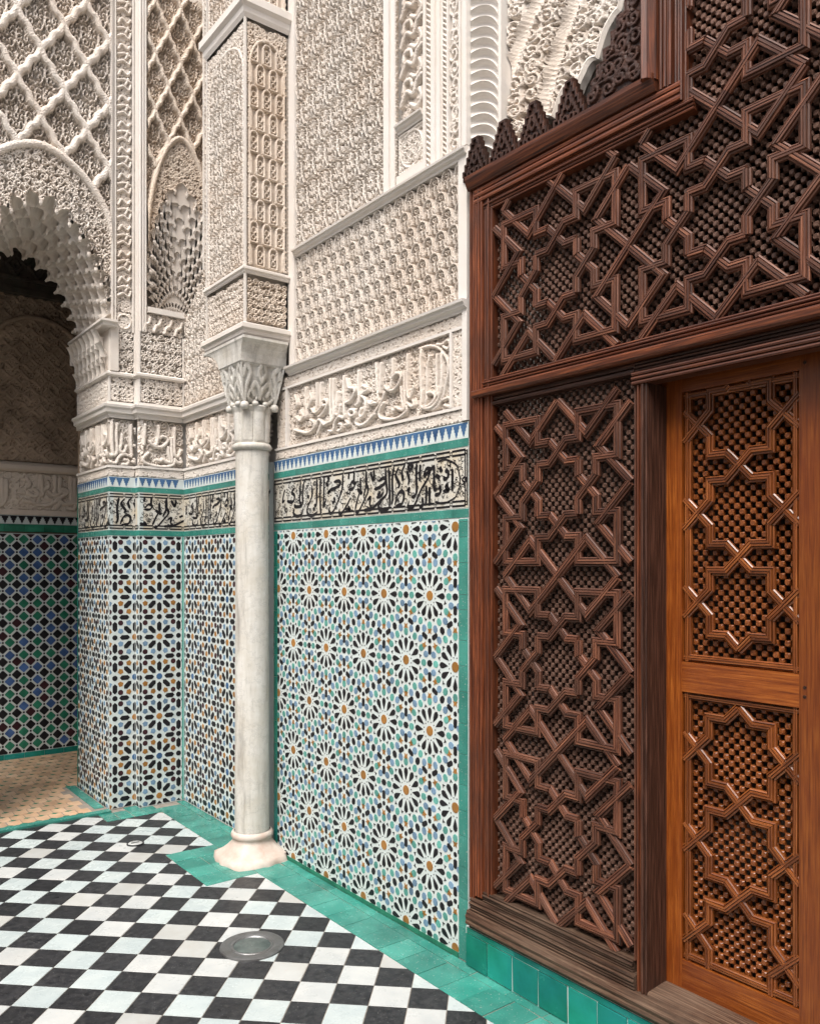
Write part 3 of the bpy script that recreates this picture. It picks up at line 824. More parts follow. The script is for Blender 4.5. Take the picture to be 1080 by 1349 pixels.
STEP = [(-0.5, 1), (-0.5, 0.86), (-0.38, 0.86), (-0.38, 0.62), (-0.27, 0.62), (-0.27, 0.38), (-0.15, 0.38), (-0.15, 0.14), (-0.07, 0.14), (-0.07, 0.0),
        (0.07, 0.0), (0.07, 0.14), (0.15, 0.14), (0.15, 0.38), (0.27, 0.38), (0.27, 0.62), (0.38, 0.62), (0.38, 0.86), (0.5, 0.86), (0.5, 1)]
BT = dict(z0=1.735, g0=1.768, i0=1.772, i1=2.008, g1=2.012, g2=2.043, m1=2.108)
def frieze(parent, pl, a0, a1, script, arcs=(), tile=0.142, blue='zcobalt', end=True, seed=1, dots=True):
    """green line, inscription in black on cream tiles, green line, blue stepped merlons on white"""
    g_ = random.Random(seed)
    Geo().box(pl, a0, a1, BT['z0'] - 0.004, BT['m1'], -0.028, -0.0012).build('mortar_bed', 'grout', parent)
    for b0, b1 in ((BT['z0'], BT['g0']), (BT['g1'], BT['g2'])):
        a = a0
        while a < a1 - 0.004:
            L = min(g_.uniform(0.11, 0.16), a1 - a)
            Geo().box(pl, a + .0007, a + L - .0007, b0, b1, -0.004, 0.0012 + g_.uniform(-.0005, .0005)).build('tile', 'gtile', parent)
            a += L
    a = a0
    while a < a1 - 0.004:
        L = min(tile, a1 - a)
        Geo().box(pl, a + .0006, a + L - .0006, BT['i0'], BT['i1'], -0.004, g_.uniform(-.0004, .0004)).build('tile', 'cream_tile', parent)
        a += L
    g = Geo()
    n = 0.0013
    i0, i1 = BT['i0'], BT['i1']
    for b in (i0 + 0.009, i0 + 0.027, i1 - 0.009, i1 - 0.027):
        a = a0 + 0.004
        while a < a1 - 0.01:
            L = min(0.098, a1 - 0.004 - a)
            ribbon(g, pl, [(a, b), (a + L - .012, b)], 0.0043, n, taper=False, nib=1.57)
            if abs(b - i0 - .009) < 1e-6 or abs(b - i1 + .009) < 1e-6:
                c = b + (0.009 if b < 1.9 else -0.009)
                for t in np.linspace(0, 6.28, 7)[:-1]:
                    ribbon(g, pl, [(a + L - .006 + .007 * math.cos(t), c + .007 * math.sin(t)), (a + L - .006 + .007 * math.cos(t + 1.05), c + .007 * math.sin(t + 1.05))], 0.002, n, taper=False)
            a += 0.098
    for a in ((a0 + 0.006, a0 + 0.018, a1 - 0.006, a1 - 0.018) if end else ()):
        ribbon(g, pl, [(a, i0 + .01), (a, i1 - .01)], 0.0035, n, taper=False, nib=0)
    for s in script:
        ribbon(g, pl, s, 0.0094, n + 0.0004 * g_.random())
    for s in arcs:
        ribbon(g, pl, s, 0.0042, n + .0006, taper=False)
    # filler scrolls and vowel marks between the letters
    A = a0 + 0.02
    while A < a1 - 0.02 and dots:
        for _ in range(3):
            b = g_.uniform(i0 + .040, i1 - .040)
            near = min([np.min(np.hypot(s[:, 0] - A, s[:, 1] - b)) for s in script] or [1])
            if near > 0.010:
                t = np.linspace(0, g_.uniform(3.5, 7.0), 7); r = g_.uniform(0.006, 0.016) * (1 - .11 * t)
                o = g_.uniform(0, 6.28); hd = g_.choice((1, -1))
                ribbon(g, pl, np.stack([A + r * np.cos(hd * t + o), b + r * np.sin(hd * t + o)], 1), 0.0017, n)
        A += g_.uniform(0.006, 0.011)
    g.build('inscription', 'zblack', parent)
    Geo().box(pl, a0, a1, BT['g2'] + .001, BT['m1'], -0.004, 0.0004).build('white_tile_band', 'grout', parent)
    w = 0.0435
    me = piece_mesh('merlon_tile', [(x * w, y * 0.052) for x, y in STEP], 0.0014, blue, 0)
    a = a0 + w / 2
    while a < a1 - w / 2 + .001:
        inst('merlon_tile', me, pl, a, BT['m1'] - 0.056, 0.0004, 0, parent)
        a += w

def shift(strk, s0, s1, d0, scale=1.0):
    out = []
    for s in strk:
        c = s[:, 0].mean()
        if s0 < c < s1:
            q = s.copy(); q[:, 0] = (q[:, 0] - s0) * scale + d0
            out.append(q)
    return out

# ================================================================== RIGHT-HAND COURTYARD WALL
SL, SR = -3.99, -2.394
wall = empty('courtyard_wall', (0.1, 3.2, 0),
             'carved cream stucco wall over a star mosaic dado between marble column and wooden screen', 'wall')
Geo().box(WA, SL - 1.2, SR, 0, 3.17, -0.42, -0.055).box(WA, -4.885, SR, 3.1702, 7.0, -0.42, -0.055).build('masonry', 'plaster', wall)
# dado
Geo().box(WA, -3.97, SR, 0.0, BT['z0'] - .004, -0.055, -0.0004).build('mortar_bed', 'grout', wall)
DR_ = (-3.925, -2.452, 0.022, 1.728)
mosaic(wall, WA, DR_, twelve(DR_, -2.472, 1.700), T12, 300, ['zblack', 'zochre', 'zgreen', 'zblue'], n=-0.0004)
random.seed(5)
b = 0.004
while b < 1.72:
    L = min(random.choice((0.06, 0.10, 0.115, 0.12, 0.125)), 1.73 - b)
    Geo().box(WA, -2.449, SR - .003, b, b + L - .0015, -0.004, 0.002).build('tile', 'gtile', wall); b += L
b = 0.004
while b < 1.72:
    L = min(0.118, 1.73 - b)
    Geo().box(WA, -3.965, -3.928, b, b + L - .0015, -0.004, 0.002).build('tile', 'gtile_riser', wall); b += L
Geo().box(WA, -3.925, -2.45, 0.001, 0.02, -0.004, 0.004).build('skirting_tile', 'zdkgreen', wall)
B_ = strokes(BLK); BA_ = strokes(BLKARC)
frieze(wall, WA, -3.965, SR, B_, BA_)
# calligraphy panel in carved stucco
ST_ = strokes(STU); SA_ = strokes(STUARC)
r = Relief(-3.815, -2.50, 2.172, 2.474, 0.0032)
r.scrolls(0.036, 0.0036, 21, top=0.5)
for s in ST_: r.stroke(smooth_line(s, 5), 0.0088, 1.15, 0.42)
for s in SA_: r.stroke(smooth_line(s, 5), 0.008, 0.95, 0.5)
r.build('carved_inscription', WA, 0.006, 0.030, 'stucco', wall)
for b0, b1, sd in ((2.112, 2.160, 1), (2.486, 2.536, 2)):
    r = Relief(-3.95, -2.41, b0, b1, 0.0048)
    r.scrolls(0.024, 0.0042, sd, top=0.8)
    r.build('carved_border', WA, 0.002, 0.014, 'stucco', wall)
for a0, a1, sd in ((-3.93, -3.83, 3), (-2.487, -2.412, 4)):
    r = Relief(a0, a1, 2.172, 2.474, 0.0048)
    r.scrolls(0.026, 0.0042, sd, top=0.8)
    r.build('carved_border', WA, 0.002, 0.014, 'stucco', wall)
for a0, a1, b0, b1 in ((-3.95, SR - .001, 2.160, 2.172), (-3.95, SR - .001, 2.474, 2.486)):
    Geo().box(WA, a0, a1, b0, b1, -0.055, 0.006).build('fillet', 'plaster', wall)
for a0, a1 in ((-3.83, -3.815), (-2.50, -2.487)):
    Geo().box(WA, a0, a1, 2.1725, 2.4735, -0.055, 0.0075).build('fillet', 'plaster', wall)
def moulding(parent, pl, a0, a1, b, k=1.0, m='plaster', up=True):
    pr = [(b, -0.055), (b, 0.006), (b + .010 * k, 0.008), (b + .018 * k, 0.022 * k), (b + .030 * k, 0.026 * k), (b + .032 * k, 0.034 * k), (b + .042 * k, 0.036 * k), (b + .044 * k, 0.012), (b + .050 * k, 0.008), (b + .050 * k, -0.055)]
    return Geo().bar(pl, 'u', a0, a1, pr).build('moulding', m, parent)
moulding(wall, WA, -3.80, SR, 2.537)
# diaper field
r = Relief(-3.732, -2.447, 2.589, 3.132, 0.0030)
r.diaper(0.0803, 0.0777, 0.0043, 0)
r.build('carved_panel', WA, 0.002, 0.028, 'stucco', wall)
Geo().box(WA, -3.784, -3.733, 2.588, 5.6, -0.055, 0.010).build('fillet', 'plaster', wall)
Geo().box(WA, -2.446, SR, 2.588, 3.138, -0.055, 0.008).build('fillet', 'plaster', wall)
moulding(wall, WA, -3.732, SR, 3.136, 0.85)
# leafy field above
r = Relief(-3.732, -2.944, 3.182, 4.65, 0.0032)
r.diaper(0.1125, 0.150, 0.0046, 3)
r.build('carved_panel', WA, 0.002, 0.034, 'stucco', wall)
def strip(a0, a1, n, m='plaster', b0=3.181, b1=4.6, name='fillet'):
    Geo().box(WA, a0, a1, b0, b1, -0.055, n).build(name, m, wall)
strip(-2.943, -2.905, 0.012); strip(-2.904, -2.889, 0.004, 'stucco'); strip(-2.888, -2.862, 0.010)
def ropestrip(a0, a1, n=0.006, k=52, sl=0.9):
    r = Relief(a0, a1, 3.182, 4.6, 0.0042)
    r.rope(k, sl)
    r.build('rope_border', WA, n, 0.010, 'stucco', wall)
ropestrip(-2.861, -2.847, 0.006, 70, 0)
r = Relief(-2.846, -2.664, 3.445, 4.6, 0.0036)
r.scrolls(0.030, 0.0046, 51, top=0.5)
for k in range(9):
    z = 3.52 + k * 0.125
    for q in ([(-2.83, 0), (-2.79, .045), (-2.745, .02), (-2.72, .06), (-2.685, .075)], [(-2.70, .02), (-2.685, -.02), (-2.72, -.045), (-2.76, -.02)], [(-2.81, .055), (-2.80, .09), (-2.76, .085), (-2.75, .055)]):
        r.stroke(smooth_line([(x, z + y_) for x, y_ in q], 5), 0.0115, 1.1, 0.42)
r.build('carved_panel', WA, 0.004, 0.034, 'stucco', wall)
moulding(wall, WA, -2.846, -2.664, 3.402, 0.8)
r = Relief(-2.846, -2.664, 3.222, 3.400, 0.0034)
r.scrolls(0.03, 0.0046, 61, top=0.85, mirror=True)
r.stroke([(-2.755 + .072 * math.cos(t), 3.311 + .075 * math.sin(t)) for t in np.linspace(0, 6.3, 30)], 0.006, 1.0)
r.stroke([(-2.838, 3.23), (-2.672, 3.23), (-2.672, 3.392), (-2.838, 3.392), (-2.838, 3.23)], 0.006, 1.0)
r.build('carved_medallion', WA, 0.004, 0.026, 'stucco', wall)
Geo().box(WA, -2.846, -2.664, 3.181, 3.221, -0.055, 0.012).build('fillet', 'plaster', wall)
strip(-2.663, -2.648, 0.012)
ropestrip(-2.647, -2.612, 0.008, 42, 0.9)
strip(-2.611, -2.586, 0.014); strip(-2.585, -2.560, 0.006); strip(-2.559, -2.545, 0.002, 'stucco')
ropestrip(-2.544, -2.516, 0.006, 46, 0.9)
strip(-2.515, -2.505, 0.010)
r = Relief(-2.504, -2.442, 3.182, 4.6, 0.0036)
r.scrolls(0.062, 0.006, 71, top=0.95, lean=0.2)
r.build('carved_border', WA, 0.003, 0.012, 'stucco', wall)
strip(-2.441, -2.432, 0.010); strip(-2.431, -2.412, 0.002); strip(-2.411, SR, 0.012)
Geo().box(WA, -2.423, SR, 2.112, 2.5365, -0.055, 0.0085).build('fillet', 'plaster', wall)

# ================================================================== PILASTER OVER THE COLUMN
PX, PY0, PY1 = -0.264, 3.784, 4.25
pil = empty('pilaster', (-0.132, 4.017, 2.76), 'square stucco pilaster with arched carved panels above the marble column', 'pilaster')
Geo().box(FLOOR, PX + .05, 0.0, PY0 + .05, PY1, 2.76, 7.0).build('core', 'plaster', pil)
PF, PA = plB(PY0), plA(PX)
for pl, a0, a1, warm in ((PF, PX, -0.004, 'stucco_warm'), (PA, -PY1, -PY0, 'stucco')):  # front face's shade is put into its warmer, darker stucco
    e = 0.007
    rb = a0 + e; re = a1 - e
    for (b0, b1) in ((2.772, 3.010), (3.060, 4.300), (4.42, 5.6)):
        for x0, x1 in ((a0, rb), (re, a1)):
            Geo().box(pl, x0 + (0.0006 if pl is PF else 0), x1 - (0.0006 if pl is PA else 0), b0 - .008, b1 + .008, -0.012, 0.0 if pl is PF else 0.0007).build('fillet', 'plaster', pil)
    r = Relief(rb + .012, re - .012, 2.786, 3.002, 0.0034)
    r.scrolls(0.034, 0.0042, 5, top=1.0, mirror=True)
    r.build('carved_panel', pl, -0.002, 0.032, warm, pil)
    for b0, b1 in ((3.066, 4.298), (4.42, 5.3)):
        r = Relief(rb + .012, re - .012, b0, b1, 0.0034)
        x0, x1 = rb + .012, re - .012; xm = (x0 + x1) / 2; w = (x1 - x0) / 2 - .012
        spring = b1 - 0.23
        if pl is PF:
            r.diaper((x1 - x0) / 3, 0.115, 0.0056, 1)
        else:
            r.diaper((x1 - x0) / 4, 0.130, 0.0042, 3)
        keep = (r.b > spring)[:, None] & np.ones(r.na + 1, bool)[None]
        A, B = np.meshgrid(r.a, r.b)
        out = keep & (((A - xm) / w) ** 2 + ((B - spring) / 0.165) ** 2 > 1)
        r.h[out] = 0.0
        q = Relief(x0, x1, b0, b1, 0.0034); q.scrolls(0.036, 0.005, 12, top=0.85, mirror=True)
        r.h[out] = q.h[out]
        t = np.linspace(0, math.pi, 25)
        r.stroke([(xm + w * math.cos(u), spring + 0.165 * math.sin(u)) for u in t], 0.0075, 1.0, 0.4)
        r.stroke([(xm + w, b0), (xm + w, spring)], 0.006, 1.0); r.stroke([(xm - w, b0), (xm - w, spring)], 0.006, 1.0)
        r.build('carved_panel', pl, -0.002, 0.022, warm, pil)
    for x0 in (rb, re - .012):
        for b0, b1 in ((3.066, 4.298),):
            r = Relief(x0, x0 + .012, b0, b1, 0.004)
            r.rope(48, 0.8)
            r.build('bead_border', pl, -0.004, 0.012, 'stucco', pil)
def ledge(z0, z1, out, name='ledge', m='plaster', par=None):
    """a moulded collar round the two free faces and the far face"""
    prof = [(z0, 0.0), (z0 + (z1 - z0) * .2, out * .35), (z0 + (z1 - z0) * .45, out * .45), (z0 + (z1 - z0) * .6, out), (z1 - .004, out), (z1, out * .9)]
    P = np.array([[(0.0, PY0 - o, z), (PX - o, PY0 - o, z), (PX - o, PY1 + o, z), (0.0, PY1 + o, z)] for z, o in prof] + [[(0, PY0 + .05, z1), (PX + .05, PY0 + .05, z1), (PX + .05, PY1 - .05, z1), (0, PY1 - .05, z1)]])
    Geo().grid(P).build(name, m, par or pil)
ledge(3.018, 3.052, 0.014); ledge(4.308, 4.412, 0.030)
ledge(2.705, 2.766, 0.022, 'cornice')

# ================================================================== MARBLE COLUMN
CX, CY = -0.132, 3.962
colm = empty('marble_column', (CX, CY, 0), 'white marble column with a carved capital standing free before the tiled wall', 'column')
prof = [(0.091, 0.135)] + [(0.091 - 0.005 * t, 0.135 + 2.03 * t) for t in np.linspace(0.02, 1, 14)]
Geo().grid(lathe(prof, CX, CY, 48), closed=True).build('shaft', 'marble', colm, smooth=True)
ring = [(0.090, 2.150), (0.098, 2.154), (0.103, 2.163), (0.103, 2.172), (0.098, 2.182), (0.089, 2.187)]
Geo().grid(lathe(ring, CX, CY, 48), closed=True).build('astragal', 'marble', colm, smooth=True)
g = Geo()
ba = [(0.095, 0.15), (0.104, 0.146), (0.110, 0.135), (0.110, 0.122), (0.103, 0.114), (0.101, 0.108), (0.104, 0.095), (0.122, 0.070), (0.142, 0.047), (0.158, 0.035)]
P = lathe(ba, CX, CY, 48)
rg = np.random.default_rng(4)
a = np.linspace(0, 2 * np.pi, 48, endpoint=False)
# the foot turns from round to a worn square plinth
sqr = 1 / np.maximum(np.abs(np.cos(a)), np.abs(np.sin(a)))
for k, (r0, z) in enumerate(ba):
    t = max(0, (k - 6) / 3)
    rr = r0 * ((1 - t) + t * (0.55 + 0.45 * sqr)) + (rg.random(48) - .5) * 0.007 * t
    P[k, :, 0] = CX + rr * np.cos(a); P[k, :, 1] = CY + rr * np.sin(a)
g.grid(P, closed=True)
rows = []
for r0, z in ((0.158, 0.035), (0.176, 0.026), (0.180, 0.0)):
    rr = r0 * (0.60 + 0.40 * sqr) + (rg.random(48) - .5) * 0.012
    rows.append(np.stack([CX + rr * np.cos(a), CY + rr * np.sin(a), z + (rg.random(48) - .5) * 0.006 * (z > 0.01)], 1))
rows[0] = P[-1]
rows = np.array(rows); rows[..., 0] = np.minimum(rows[..., 0], -0.004)
g.grid(rows, closed=True)
g.build('base', 'marble_worn', colm, smooth=True)
# capital: a ring of tall plain leaves, a carved block, a flared impost
g = Geo()
aa = np.linspace(0, 2 * np.pi, 96, endpoint=False)
rows = []
for z, r0, am in ((2.186, 0.088, 0.0), (2.20, 0.092, 0.004), (2.28, 0.094, 0.006), (2.345, 0.097, 0.007), (2.362, 0.104, 0.007), (2.372, 0.108, 0.006), (2.380, 0.100, 0.0)):
    rr = r0 + am * (np.abs(np.cos(aa * 4)) ** 0.5 - 0.75) * 1.6
    rows.append(np.stack([CX + rr * np.cos(aa), CY + rr * np.sin(aa), np.full(96, z)], 1))
g.grid(np.array(rows), closed=True)
g.build('capital_bell', 'marble', colm, smooth=False)
def flare(r):
    def f(P, A, B, hh): return P
    return f
for q, (ux, uy, nx, ny) in enumerate(((1, 0, 0, -1), (0, -1, -1, 0), (0, 1, 1, 0), (-1, 0, 0, 1))):
    hw0, hw1 = 0.088, 0.128
    pl = Plane((CX, CY, 0), (ux, uy, 0), (0, 0, 1), (nx, ny, 0))
    r = Relief(-1, 1, 0, 1, 0.034)
    def S(l, rr, t=1.0):
        for sg in (1, -1):
            r.stroke(smooth_line([(sg * x, y_) for x, y_ in l], 6), rr, t)
    S([(0, 0.0), (0.1, 0.35), (0.35, 0.5), (0.5, 0.35), (0.38, 0.2)], 0.085); S([(0.95, 0.0), (0.75, 0.45), (0.55, 0.75), (0.75, 0.92), (0.88, 0.7)], 0.085)
    S([(0, 0.55), (0.18, 0.75), (0.08, 0.95)], 0.075); S([(0.55, 0.02), (0.72, 0.16), (0.6, 0.3)], 0.07); S([(0.2, 0.1), (0.3, 0.02)], 0.07)
    S([(0.97, 0.0), (0.97, 1.0)], 0.06); S([(0, 0.99), (1, 0.99)], 0.06)
    def cv(P, A, B, hh, pl=pl):
        hw = hw0 + (hw1 - hw0) * B ** 0.8
        z = 2.376 + 0.214 * B + 0.02 * (B < .02) * 0
        lift = 0.03 * (1 - B) ** 3 * (1 - np.abs(A)) # the lower edge swags between corner leaves
        return pl.p(A * hw, z + lift, hw - 0.014 + 0.014 * hh)
    r.build('carved_capital', pl, 0, 0.014, 'marble', colm, curve=cv)
g = Geo()
for sx in (1, -1):
    for sy in (1, -1):
        pr = [(0.004, 2.352), (0.019, 2.356), (0.024, 2.372), (0.018, 2.388), (0.004, 2.394)]
        g.grid(lathe(pr, CX + sx * 0.085, CY + sy * 0.085, 12), closed=True)
for (dx, dy) in ((0.03, -.094), (-.03, -.094), (-.094, .03), (-.094, -.03)):
    g.grid(lathe([(0.003, 2.372), (0.016, 2.376), (0.019, 2.386), (0.014, 2.396), (0.003, 2.40)], CX + dx, CY + dy, 10), closed=True)
g.build('corner_leaf', 'marble', colm, smooth=True)
P = []
for z, t in ((2.588, 0.0), (2.600, 0.02), (2.63, 0.10), (2.66, 0.32), (2.68, 0.62), (2.690, 0.9), (2.6905, 1.0), (2.7045, 1.0)):
    x0 = CX - 0.131 - t * (CX - 0.131 - (PX - .012)); x1 = min(-.001, CX + 0.131 - t * 0.02)
    y0 = CY - 0.131 - t * (CY - 0.131 - (PY0 - .012)); y1 = CY + 0.131 + t * (PY1 + .012 - CY - 0.131)
    P.append([(x1, y0, z), (x0, y0, z), (x0, y1, z), (x1, y1, z)])
Geo().grid(np.array(P), closed=True).build('impost', 'marble', colm)

# ================================================================== CORNER PIER (dado, friezes, carved strips)
JX, Y1, Y2 = -0.465, 5.27, 5.20        # jamb face, left front face, right front face
pier = empty('corner_pier', (-0.2, 5.5, 0), 'stepped corner pier with blue and ochre star mosaic left of the marble column', 'pier')
g = Geo()
g.box(FLOOR, JX + .05, -0.30 + .05, Y1 + .05, 5.95, 0, 3.05)
g.box(FLOOR, -0.25, 0.05, Y2 + .05, 5.95, 0.0, 3.16)
g.build('masonry', 'plaster', pier)
JB, F1, F2, WL = plA(JX), plB(Y1), plB(Y2), plA(-0.0012)
FACES = [(JB, -5.95, -Y1, 'jamb'), (F1, JX, -0.299, 'f1'), (plA(-0.2988), -Y1, -Y2, 'st'), (F2, -0.2988, -0.0015, 'f2'), (WL, -Y2, -4.02, 'wl')]
MZ = ['zblack', 'zochre', 'zblue', 'zcobalt', 'zpurple']
zz = 1.728 - LH
for pl, a0, a1, nm in FACES:
    Geo().box(pl, a0, a1 , 0.0, BT['z0'] - .004, -0.055, -0.0004).build('mortar_bed', 'grout', pier)
    if nm == 'f2': rect = (a0 + .004, a1 - .014, 0.006, 1.730); sx = a0 + .004 + LH
    elif nm == 'f1': rect = (a0 + .004, a1 - .004, 0.006, 1.730); sx = a1
    elif nm == 'jamb': rect = (a0 + .02, a1 - .004, 0.006, 1.730); sx = a1 - LH
    elif nm == 'wl': rect = (a0 + .014, a1, 0.006, 1.730); sx = a0 + .014 + LH
    else: rect = (a0, a1, 0.006, 1.730); sx = a0
    mosaic(pier, pl, rect, eight(rect, sx, zz - (LH if nm == 'f1x' else 0), 3), T8, {'f2': 135, 'f1': 50, 'wl': 70, 'jamb': 35, 'st': 0}[nm], MZ, n=-0.0004)
Geo().box(F2, -0.0145, -0.0015, 0.005, 1.73, -0.004, 0.0015).build('corner_tile', 'zgreen', pier)
Geo().box(JB, -5.95, -5.932, 0.005, 2.10, -0.004, 0.0015).build('corner_tile', 'gtile_riser', pier)
frieze(pier, JB, -5.95, -Y1, shift(B_, -3.9, -3.2, -5.93), (), end=False, seed=2)
frieze(pier, F1, JX, -0.299, shift(B_, -2.93, -2.76, JX + .012), (), end=False, seed=3)
frieze(pier, plA(-0.2988), -Y1, -Y2, [], (), end=False, seed=4, dots=False)
frieze(pier, F2, -0.2988, -0.0015, shift(B_, -3.26, -2.98, -0.29), (), end=False, seed=5)
frieze(pier, WL, -Y2, -4.02, shift(B_, -3.9, -2.62, -Y2 + .01, 0.92), (), end=False, seed=6)
for pl, a0, a1, nm in FACES:
    w = a1 - a0
    r = Relief(a0, a1, 2.112, 2.165, 0.006)
    r.scrolls(0.027, 0.005, 14, top=0.9)
    r.build('carved_border', pl, 0.002, 0.010, 'stucco', pier)
    Geo().box(pl, a0, a1, 2.165, 2.180, -0.010, 0.008).build('fillet', 'plaster', pier)
    r = Relief(a0, a1, 2.180, 2.480, 0.0046)
    r.scrolls(0.05, 0.0050, 15, top=0.45)
    src = {'jamb': (-3.82, -3.15), 'f1': (-3.40, -3.20), 'st': (0, 0), 'f2': (-3.0, -2.68), 'wl': (-3.82, -2.62)}[nm]
    for s in shift(ST_, src[0], src[1], a0 + .012): r.stroke(smooth_line(s, 5), 0.0125, 1.15, 0.42)
    r.build('carved_inscription', pl, 0.006, 0.034, 'stucco', pier)
    Geo().box(pl, a0, a1, 2.480, 2.4905, -0.010, 0.006).build('fillet', 'plaster', pier)
# cornice that steps round the pier, as one sweep of a moulded profile
def sweep(parent, path, prof, name, m='plaster'):
    """path: plan points from left to right, outward side on the viewer's side; prof: (out, z)"""
    p = np.array(path, float)
    d = p[1:] - p[:-1]; d /= np.linalg.norm(d, axis=1, keepdims=True)
    nr = np.stack([d[:, 1], -d[:, 0]], 1)
    mit = [nr[0]] + [(nr[i] + nr[i + 1]) / (1 + nr[i] @ nr[i + 1]) for i in range(len(nr) - 1)] + [nr[-1]]
    P = np.array([[(*(p[i] + mit[i] * o), z) for i in range(len(p))] for o, z in prof])
    return Geo().grid(P).build(name, m, parent)
PATH = [(JX, 5.95), (JX, Y1), (-0.2988, Y1), (-0.2988, Y2), (-0.0012, Y2), (-0.0012, 4.02)]
PATH2 = PATH[:-1] + [(-0.0012, PY1 - .05)]
sweep(pier, PATH2, [(-.02, 2.490), (0.008, 2.490), (0.010, 2.505), (0.026, 2.512), (0.028, 2.535), (0.038, 2.545), (0.040, 2.560), (0.012, 2.566), (0.010, 2.582), (-.02, 2.586)], 'cornice')
FUP = [(JB, -5.95, -Y1), (F1, JX, -0.2988), (plA(-0.2988), -Y1, -Y2), (F2, -0.2988, -0.0012)]
for pl, a0, a1 in FUP:
    if a1 - a0 < .1:
        Geo().box(pl, a0, a1, 2.586, 5.4, -0.008, 0.003).build('fillet', 'plaster', pier); continue
    e = 0.009
    for b0, b1, sd in ((2.586, 2.742, 16), (2.775, 3.035, 17)):
        if pl is JB and b0 > 2.7: continue
        for x0, x1 in ((a0, a0 + e), (a1 - e, a1)):
            Geo().box(pl, x0, x1, b0, b1, -0.012, 0.004).build('fillet', 'plaster', pier)
        r = Relief(a0 + e, a1 - e, b0, b1, 0.0046)
        r.scrolls(0.038 if sd == 17 else 0.03, 0.0046, sd, top=1.0, mirror=True)
        r.build('carved_panel', pl, 0.001, 0.032, 'stucco', pier)
sweep(pier, PATH[:-1], [(-.02, 2.740), (0.006, 2.742), (0.020, 2.752), (0.020, 2.765), (0.006, 2.774), (-.02, 2.778)], 'ledge')
# stalactite capital on the jamb: three rows of little hanging niches under an impost
g = Geo()
for k in range(3):
    z0 = 2.778 + k * 0.09
    nn = 7
    for i in range(nn):
        a0 = -5.93 + i * (0.64 / nn) + (0.04 if k % 2 else 0); a1 = a0 + 0.64 / nn
        am = (a0 + a1) / 2; wd = (a1 - a0) / 2
        rows = []
        for t in np.linspace(0, 1, 6):
            ang = np.linspace(-1, 1, 7)
            out = 0.012 + k * 0.020 + 0.022 * (1 - t) ** 1.5 * 0 + 0.030 * (t ** 2)
            rows.append([(am + wd * u * (0.98), z0 + 0.085 * t - 0.03 * (1 - abs(u)) * 0 , out - 0.030 * (1 - u * u) * (1 - t * .7)) for u in ang])
        Rr = np.array(rows)
        g.grid(JB.p(Rr[..., 0], Rr[..., 1], Rr[..., 2]))
        g.box(JB, a0 - .004, a0 + .004, z0 - .035, z0 + .05, 0.0, 0.016 + k * 0.02)
g.build('stalactite_capital', 'stucco', pier, smooth=False)
Geo().box(JB, -5.95, -Y1 + .02, 2.775, 3.05, -0.055, -0.004).build('back_panel', 'stucco', pier)
sweep(pier, [(JX, 5.95), (JX, Y1), (-0.43, Y1)], [(-.02, 3.040), (0.050, 3.046), (0.054, 3.062), (0.066, 3.07), (0.066, 3.084), (-.02, 3.09)], 'impost')
# upright strips of the pier above the ledges
Geo().box(F1, -0.452, -0.270, 3.04, 7.0, -0.40, -0.03).build('masonry', 'plaster', pier)
for x0, x1, n in ((-0.451, -0.440, .006), (-0.439, -0.430, -.004), (-0.429, -0.421, .006), (-0.318, -0.309, .006), (-0.266, -0.244, .010)):
    Geo().box(F1, x0, x1, 3.036, 5.6, -0.031, n).build('fillet', 'plaster', pier)
r = Relief(-0.4205, -0.3185, 3.16, 5.3, 0.0048)
r.scrolls(0.034, 0.005, 18, top=0.5)
for k in range(14):
    z = 3.25 + k * 0.165
    for q in ([(-.41, .01), (-.375, .03), (-.34, .015), (-.327, .05)], [(-.41, .06), (-.37, .075), (-.33, .07)], [(-.405, .095), (-.385, .13), (-.35, .11), (-.33, .135)], [(-.36, .045), (-.345, .085)]):
        r.stroke(smooth_line([(x, z + y_) for x, y_ in q], 5), 0.009, 1.1, 0.42)
r.build('carved_inscription', F1, 0.004, 0.032, 'stucco', pier)
r = Relief(-0.4205, -0.3185, 3.036, 3.158, 0.005)
r.scrolls(0.026, 0.0045, 19, top=0.7)
r.stroke([(-0.3695 + .042 * math.cos(t), 3.1 + .045 * math.sin(t)) for t in np.linspace(0, 6.3, 24)], 0.006, 1.0)
r.build('carved_medallion', F1, 0.003, 0.028, 'stucco', pier)
r = Relief(-0.3085, -0.2665, 3.036, 5.3, 0.0048)
r.scrolls(0.021, 0.0042, 20, top=0.8)
r.build('carved_border', F1, 0.002, 0.018, 'stucco', pier)
for x0 in (-0.2965, -0.2800, -0.2640):
    Geo().bar(F2, 'v', 3.036, 5.4, [(x0, -.055), (x0, .004), (x0 + .003, .009), (x0 + .010, .009), (x0 + .0135, .004), (x0 + .0135, -.055)]).build('bead', 'plaster', pier)
# the wall between pier and pilaster above the cornice
r = Relief(-Y2, -PY1, 2.588, 5.3, 0.0050)
r.diaper(0.118, 0.150, 0.0052, 3)
def keepw(A, B):
    # an arched recess opens between this wall and the pier face higher up
    return (A > -4.89) | (B < 3.17 + 0.24 * np.clip((A + 5.2) / 0.31, 0, 1) ** 1.4)
r.keep = keepw
r.build('carved_wall_panel', WL, 0.001, 0.030, 'stucco', pier)
g = Geo()
for a in (-4.885, -4.72):
    g.box(WL, a, a + .012, 3.40, 5.5, -0.055, 0.006)
g.build('fillet', 'plaster', pier)

